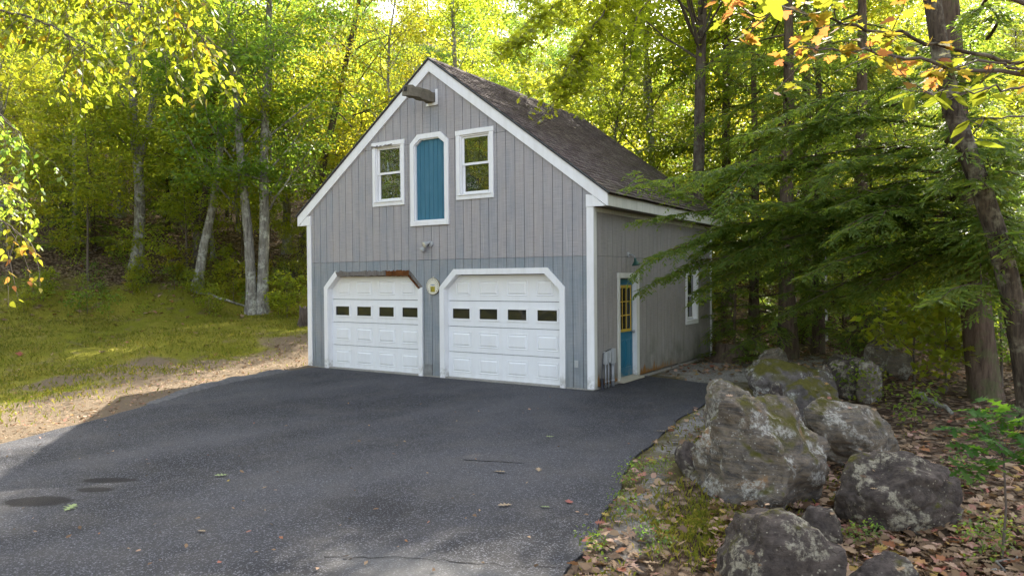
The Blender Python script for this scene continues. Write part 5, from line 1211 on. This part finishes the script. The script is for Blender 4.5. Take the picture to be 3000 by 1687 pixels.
# ------------------------------------------------------------------ ground cover
def scatter(n_, fn, seed):
    R = np.random.default_rng(seed); P = fn(R, n_); P = P[paved(P[:, 0], P[:, 1]) < -.02]; return R, np.column_stack([P, height(P[:, 0], P[:, 1])])
def litter(name, P, R, L, label, mat=L_LIT, tmpls=(OAK, MAPLE, LEAF6)):
    Vs = None
    a = R.uniform(0, 6.28, len(P)); D = np.stack([np.cos(a), np.sin(a), R.normal(.05, .25, len(P))], -1); Nn = np.stack([R.normal(0, .45, len(P)), R.normal(0, .45, len(P)), np.ones(len(P))], -1)
    Pz = P+np.array([0, 0, .012])+np.stack([np.zeros(len(P)), np.zeros(len(P)), R.uniform(0, .03, len(P))], -1); Ls = L*R.uniform(.6, 1.3, len(P)); out = []
    th = np.array_split(R.permutation(len(P)), len(tmpls)); bm_v = []; me = bpy.data.meshes.new(name); vs_, ls_, lt_ = [], [], []; off = 0
    for ix, t in zip(th, tmpls):
        V, F = leaves(Pz[ix], D[ix], Nn[ix], Ls[ix], t); vs_.append(V); ls_.append(F.ravel()+off); lt_.append(np.full(len(F), F.shape[1])); off += len(V)
    V = np.concatenate(vs_).astype(np.float32); li = np.concatenate(ls_).astype(np.int32); lt = np.concatenate(lt_).astype(np.int32)
    me.vertices.add(len(V)); me.vertices.foreach_set('co', V.ravel()); me.loops.add(len(li)); me.loops.foreach_set('vertex_index', li); me.polygons.add(len(lt))
    me.polygons.foreach_set('loop_start', np.concatenate([[0], np.cumsum(lt)[:-1]]).astype(np.int32)); me.polygons.foreach_set('loop_total', lt); me.materials.append(mat); me.update(calc_edges=True); me.validate()
    tag(obj(name, me), label, None, None, 'stuff')
def near_right(R, n_):
    u = R.uniform(1380, 2750, n_); v = 900+R.uniform(0, 1, n_)**.8*620; out = []
    P = np.array([CAM+((0.0-CAM[2])/(fwd+RGT*(a*K-1500)/FPX-UPV*(b*K-843.5)/FPX)[2])*(fwd+RGT*(a*K-1500)/FPX-UPV*(b*K-843.5)/FPX) for a, b in zip(u, v)])[:, :2]
    return P
R, P = scatter(9000, near_right, 301); keep = (P[:, 0]-edge_r(P[:, 1]) > .9) | (R.uniform(0, 1, len(P)) < .55*np.exp(-(P[:, 0]-edge_r(P[:, 1])-.05)/.25)+.10)
litter('leaf_litter', P[keep], R, .085, 'brown fallen leaves covering the ground right of the driveway')
R, P = scatter(15000, lambda R, n_: np.stack([R.uniform(-34, -8, n_), R.uniform(-4, 26, n_)], -1), 302); wv_ = (P[:, 0]+7.3)*-.85+P[:, 1]*.53; pn = fbm(P[:, 0], P[:, 1], .45, 21)
keep = (wv_ > 6.5) & (R.uniform(0, 1, len(P)) < np.clip((wv_-6.5)/3, 0, 1)*np.clip(pn*1.6-.2, .1, 1)) | (R.uniform(0, 1, len(P)) < .05); litter('leaf_litter', P[keep], R, .13, 'dry fallen leaves drifted over the wooded slope on the left')
R, P = scatter(6000, lambda R, n_: np.stack([R.uniform(-1, 12, n_), R.uniform(3, 16, n_)], -1), 303); litter('leaf_litter', P, R, .10, 'fallen leaves strewn behind and beside the garage')
R, P = scatter(22000, lambda R, n_: np.stack([R.uniform(-14, -3.5, n_), R.uniform(-9, 1.5, n_)], -1), 305); pd = -paved(P[:, 0], P[:, 1]); keep = (P[:, 0] < edge_l(np.minimum(P[:, 1], -.12))) & (R.uniform(0, 1, len(P)) < .5*np.exp(-(pd/2.0)**2)+.05)
litter('leaf_litter', P[keep], R, .055, 'leaf crumbs and dead grass along the left driveway edge', L_LIT, (LEAF4, BEECH, OAK))
R = np.random.default_rng(304); P = np.array([at(u, v, 9) for u, v in zip(R.uniform(0, 2576, 4000), R.uniform(960, 1440, 4000))]); dv = P-CAM; P = CAM+dv*(-CAM[2]/dv[:, 2])[:, None]
ok = (paved(P[:, 0], P[:, 1]) > .03) & (P[:, 1] < -.1); P = P[ok][:110]; P[:, 2] = 0.0
litter('leaf_litter', P, R, .045, 'small bits of leaf scattered over the asphalt', L_LIT, (LEAF4, BEECH))
# single leaves one can pick out on the asphalt
for i, (u, v, L, mat, t, lab) in enumerate(((1245, 1188, .13, L_TAN, OAK, 'tan oak leaf, larger of two side by side on the asphalt'), (1355, 1188, .11, L_TAN, OAK, 'tan oak leaf, right one of two side by side on asphalt'), (1285, 1272, .13, L_TAN, OAK, 'tan oak leaf on the asphalt nearest the pale green leaf'),
        (1361, 1277, .09, L_PALE, OAK, 'pale green lobed leaf on the right of the asphalt'), (165, 1287, .15, L_PALE, OAK, 'pale green leaf beside the largest oil stain'), (1392, 1100, .11, L_PALE, OAK, 'whitish-green leaf on the asphalt toward the side door'), (1650, 1086, .14, L_TAN, OAK, 'tan leaf on asphalt close to the boulders'),
        (1432, 1268, .08, leaf_mat('fallen_leaf_red', [(0, (.28, .06, .05)), (1, (.3, .08, .06))], [(0, (.2, .05, .02)), (1, (.2, .05, .02))], .2), MAPLE, 'reddish leaf on the right of the asphalt'), (570, 1197, .12, L_PALE, OAK, 'pale leaf on the asphalt left of centre'), (500, 1338, .08, L_TAN, OAK, 'small tan leaf low on the left asphalt'))):
    p = at(u, v, 9); dv = p-CAM; p = CAM+dv*(-CAM[2]/dv[2]); a = i*2.1
    V, F = leaves(np.array([[0, 0, .016]]), np.array([[math.cos(a), math.sin(a), .08]]), np.array([[.1, .1, 1.]]), [L], t); tag(obj('fallen_leaf', mesh_np('fallen_leaf', V, F, mat), None, (p[0], p[1], .0)), lab, 'leaf', 'leaves lying on the asphalt')
# leaves lying on boulders and grass blades
def blades(name, P, R, L, label, wd=.012):
    n_ = len(P); a = R.uniform(0, 6.28, n_); ln = L*R.uniform(.5, 1.3, n_); t = np.stack([np.cos(a), np.sin(a), np.zeros(n_)], -1); s_ = np.stack([-np.sin(a), np.cos(a), np.zeros(n_)], -1)
    bend = R.uniform(.2, .9, n_)[:, None]; w_ = wd*R.uniform(.6, 1.3, n_)[:, None]; z = np.array([0, 0, 1.])
    V = np.stack([P-s_*w_/2-z*.01, P+s_*w_/2-z*.01, P+t*bend*ln[:, None]*.35+z*ln[:, None]*.65+s_*w_*.35, P+t*bend*ln[:, None]+z*ln[:, None]*.85], 1).reshape(-1, 3)
    tag(obj(name, mesh_np(name, V, np.arange(n_*4).reshape(-1, 4), GRASS)), label, None, None, 'stuff')
R, P = scatter(110000, lambda R, n_: np.stack([R.uniform(-24, -4, n_), R.uniform(-9, 8, n_)], -1), 401); wv_ = (P[:, 0]+7.3)*-.85+P[:, 1]*.53; pd = -paved(P[:, 0], P[:, 1]); pn = fbm(P[:, 0], P[:, 1], .9, 33)
keep = (P[:, 0] < edge_l(np.minimum(P[:, 1], -.12))) & (wv_ < 10.5) & (R.uniform(0, 1, len(P)) < np.clip((pd-.9)/1.8, .04, 1)*np.clip(pn*2.2-.55, .05, 1)*np.clip((11-wv_)/3, 0, 1)); blades('lawn_grass', P[keep], R, .075, 'short mossy lawn grass left of the driveway', .016)
R, P = scatter(90000, lambda R, n_: np.stack([R.uniform(2.2, 5.2, n_), R.uniform(-9, -1, n_)], -1), 402); pn = fbm(P[:, 0], P[:, 1], 1.1, 44); ed_ = P[:, 0]-edge_r(P[:, 1]); q = np.exp(-(((P[:, 0]-3.75)/.55)**2+((P[:, 1]+6.0)/1.1)**2))
keep = (R.uniform(0, 1, len(P)) < q*np.clip(pn*3-.9, 0, 1) + .04*np.clip(pn*3-1, 0, 1)); blades('verge_grass', P[keep], R, .055, 'yellow-green grass tufts between driveway and boulders', .005)
# low plants on the left bank
R = np.random.default_rng(77)
for i in range(46):
    u, v = R.uniform(0, 770), R.uniform(640, 760)
    d = R.uniform(21.5, 27); p = at(u, v, d); wv_ = (p[0]+7.3)*-.85+p[1]*.53
    if wv_ < 7.5 or (p[0] > -9 and p[1] < 8): continue
    put_tree((S_D, S_C)[i % 3 == 0], 'low_plant', (p[0], p[1], gz(p[0], p[1])-.02), R.uniform(0, 6), R.uniform(.6, 1.3) if i % 3 else R.uniform(.3, .6), 'low leafy plant on the bank behind the lawn', 'plants on the bank behind the lawn', 'plant')

# leaves caught on top of the boulders
dg = bpy.context.evaluated_depsgraph_get(); dg.update(); R = np.random.default_rng(808); C_, D_, N_ = [], [], []
for o in [o for o in bpy.data.objects if o.name.startswith('boulder')]:
    bbx = [o.location + Vector(c_) for c_ in o.bound_box]; xs = [b_.x for b_ in bbx]; ys = [b_.y for b_ in bbx]
    for _ in range(int(12*(max(xs)-min(xs)))+1):
        x, y = R.uniform(min(xs), max(xs)), R.uniform(min(ys), max(ys)); loc = o.location
        hit, p, nn, _i = o.ray_cast(Vector((x-loc.x, y-loc.y, 5)), Vector((0, 0, -1)))
        if hit and nn.z > .55: a = R.uniform(0, 6.28); C_.append(np.array(p+loc)+np.array([0, 0, .022])); D_.append([math.cos(a), math.sin(a), 0]); N_.append(np.array(nn)+R.normal(0, .2, 3))
tag(obj('leaf_litter', leaf_mesh('leaf_litter', np.array(C_), np.array(D_), np.array(N_), R.uniform(.05, .10, len(C_)), OAK, L_LIT)), 'dry leaves caught on the tops of the boulders', None, None, 'stuff')
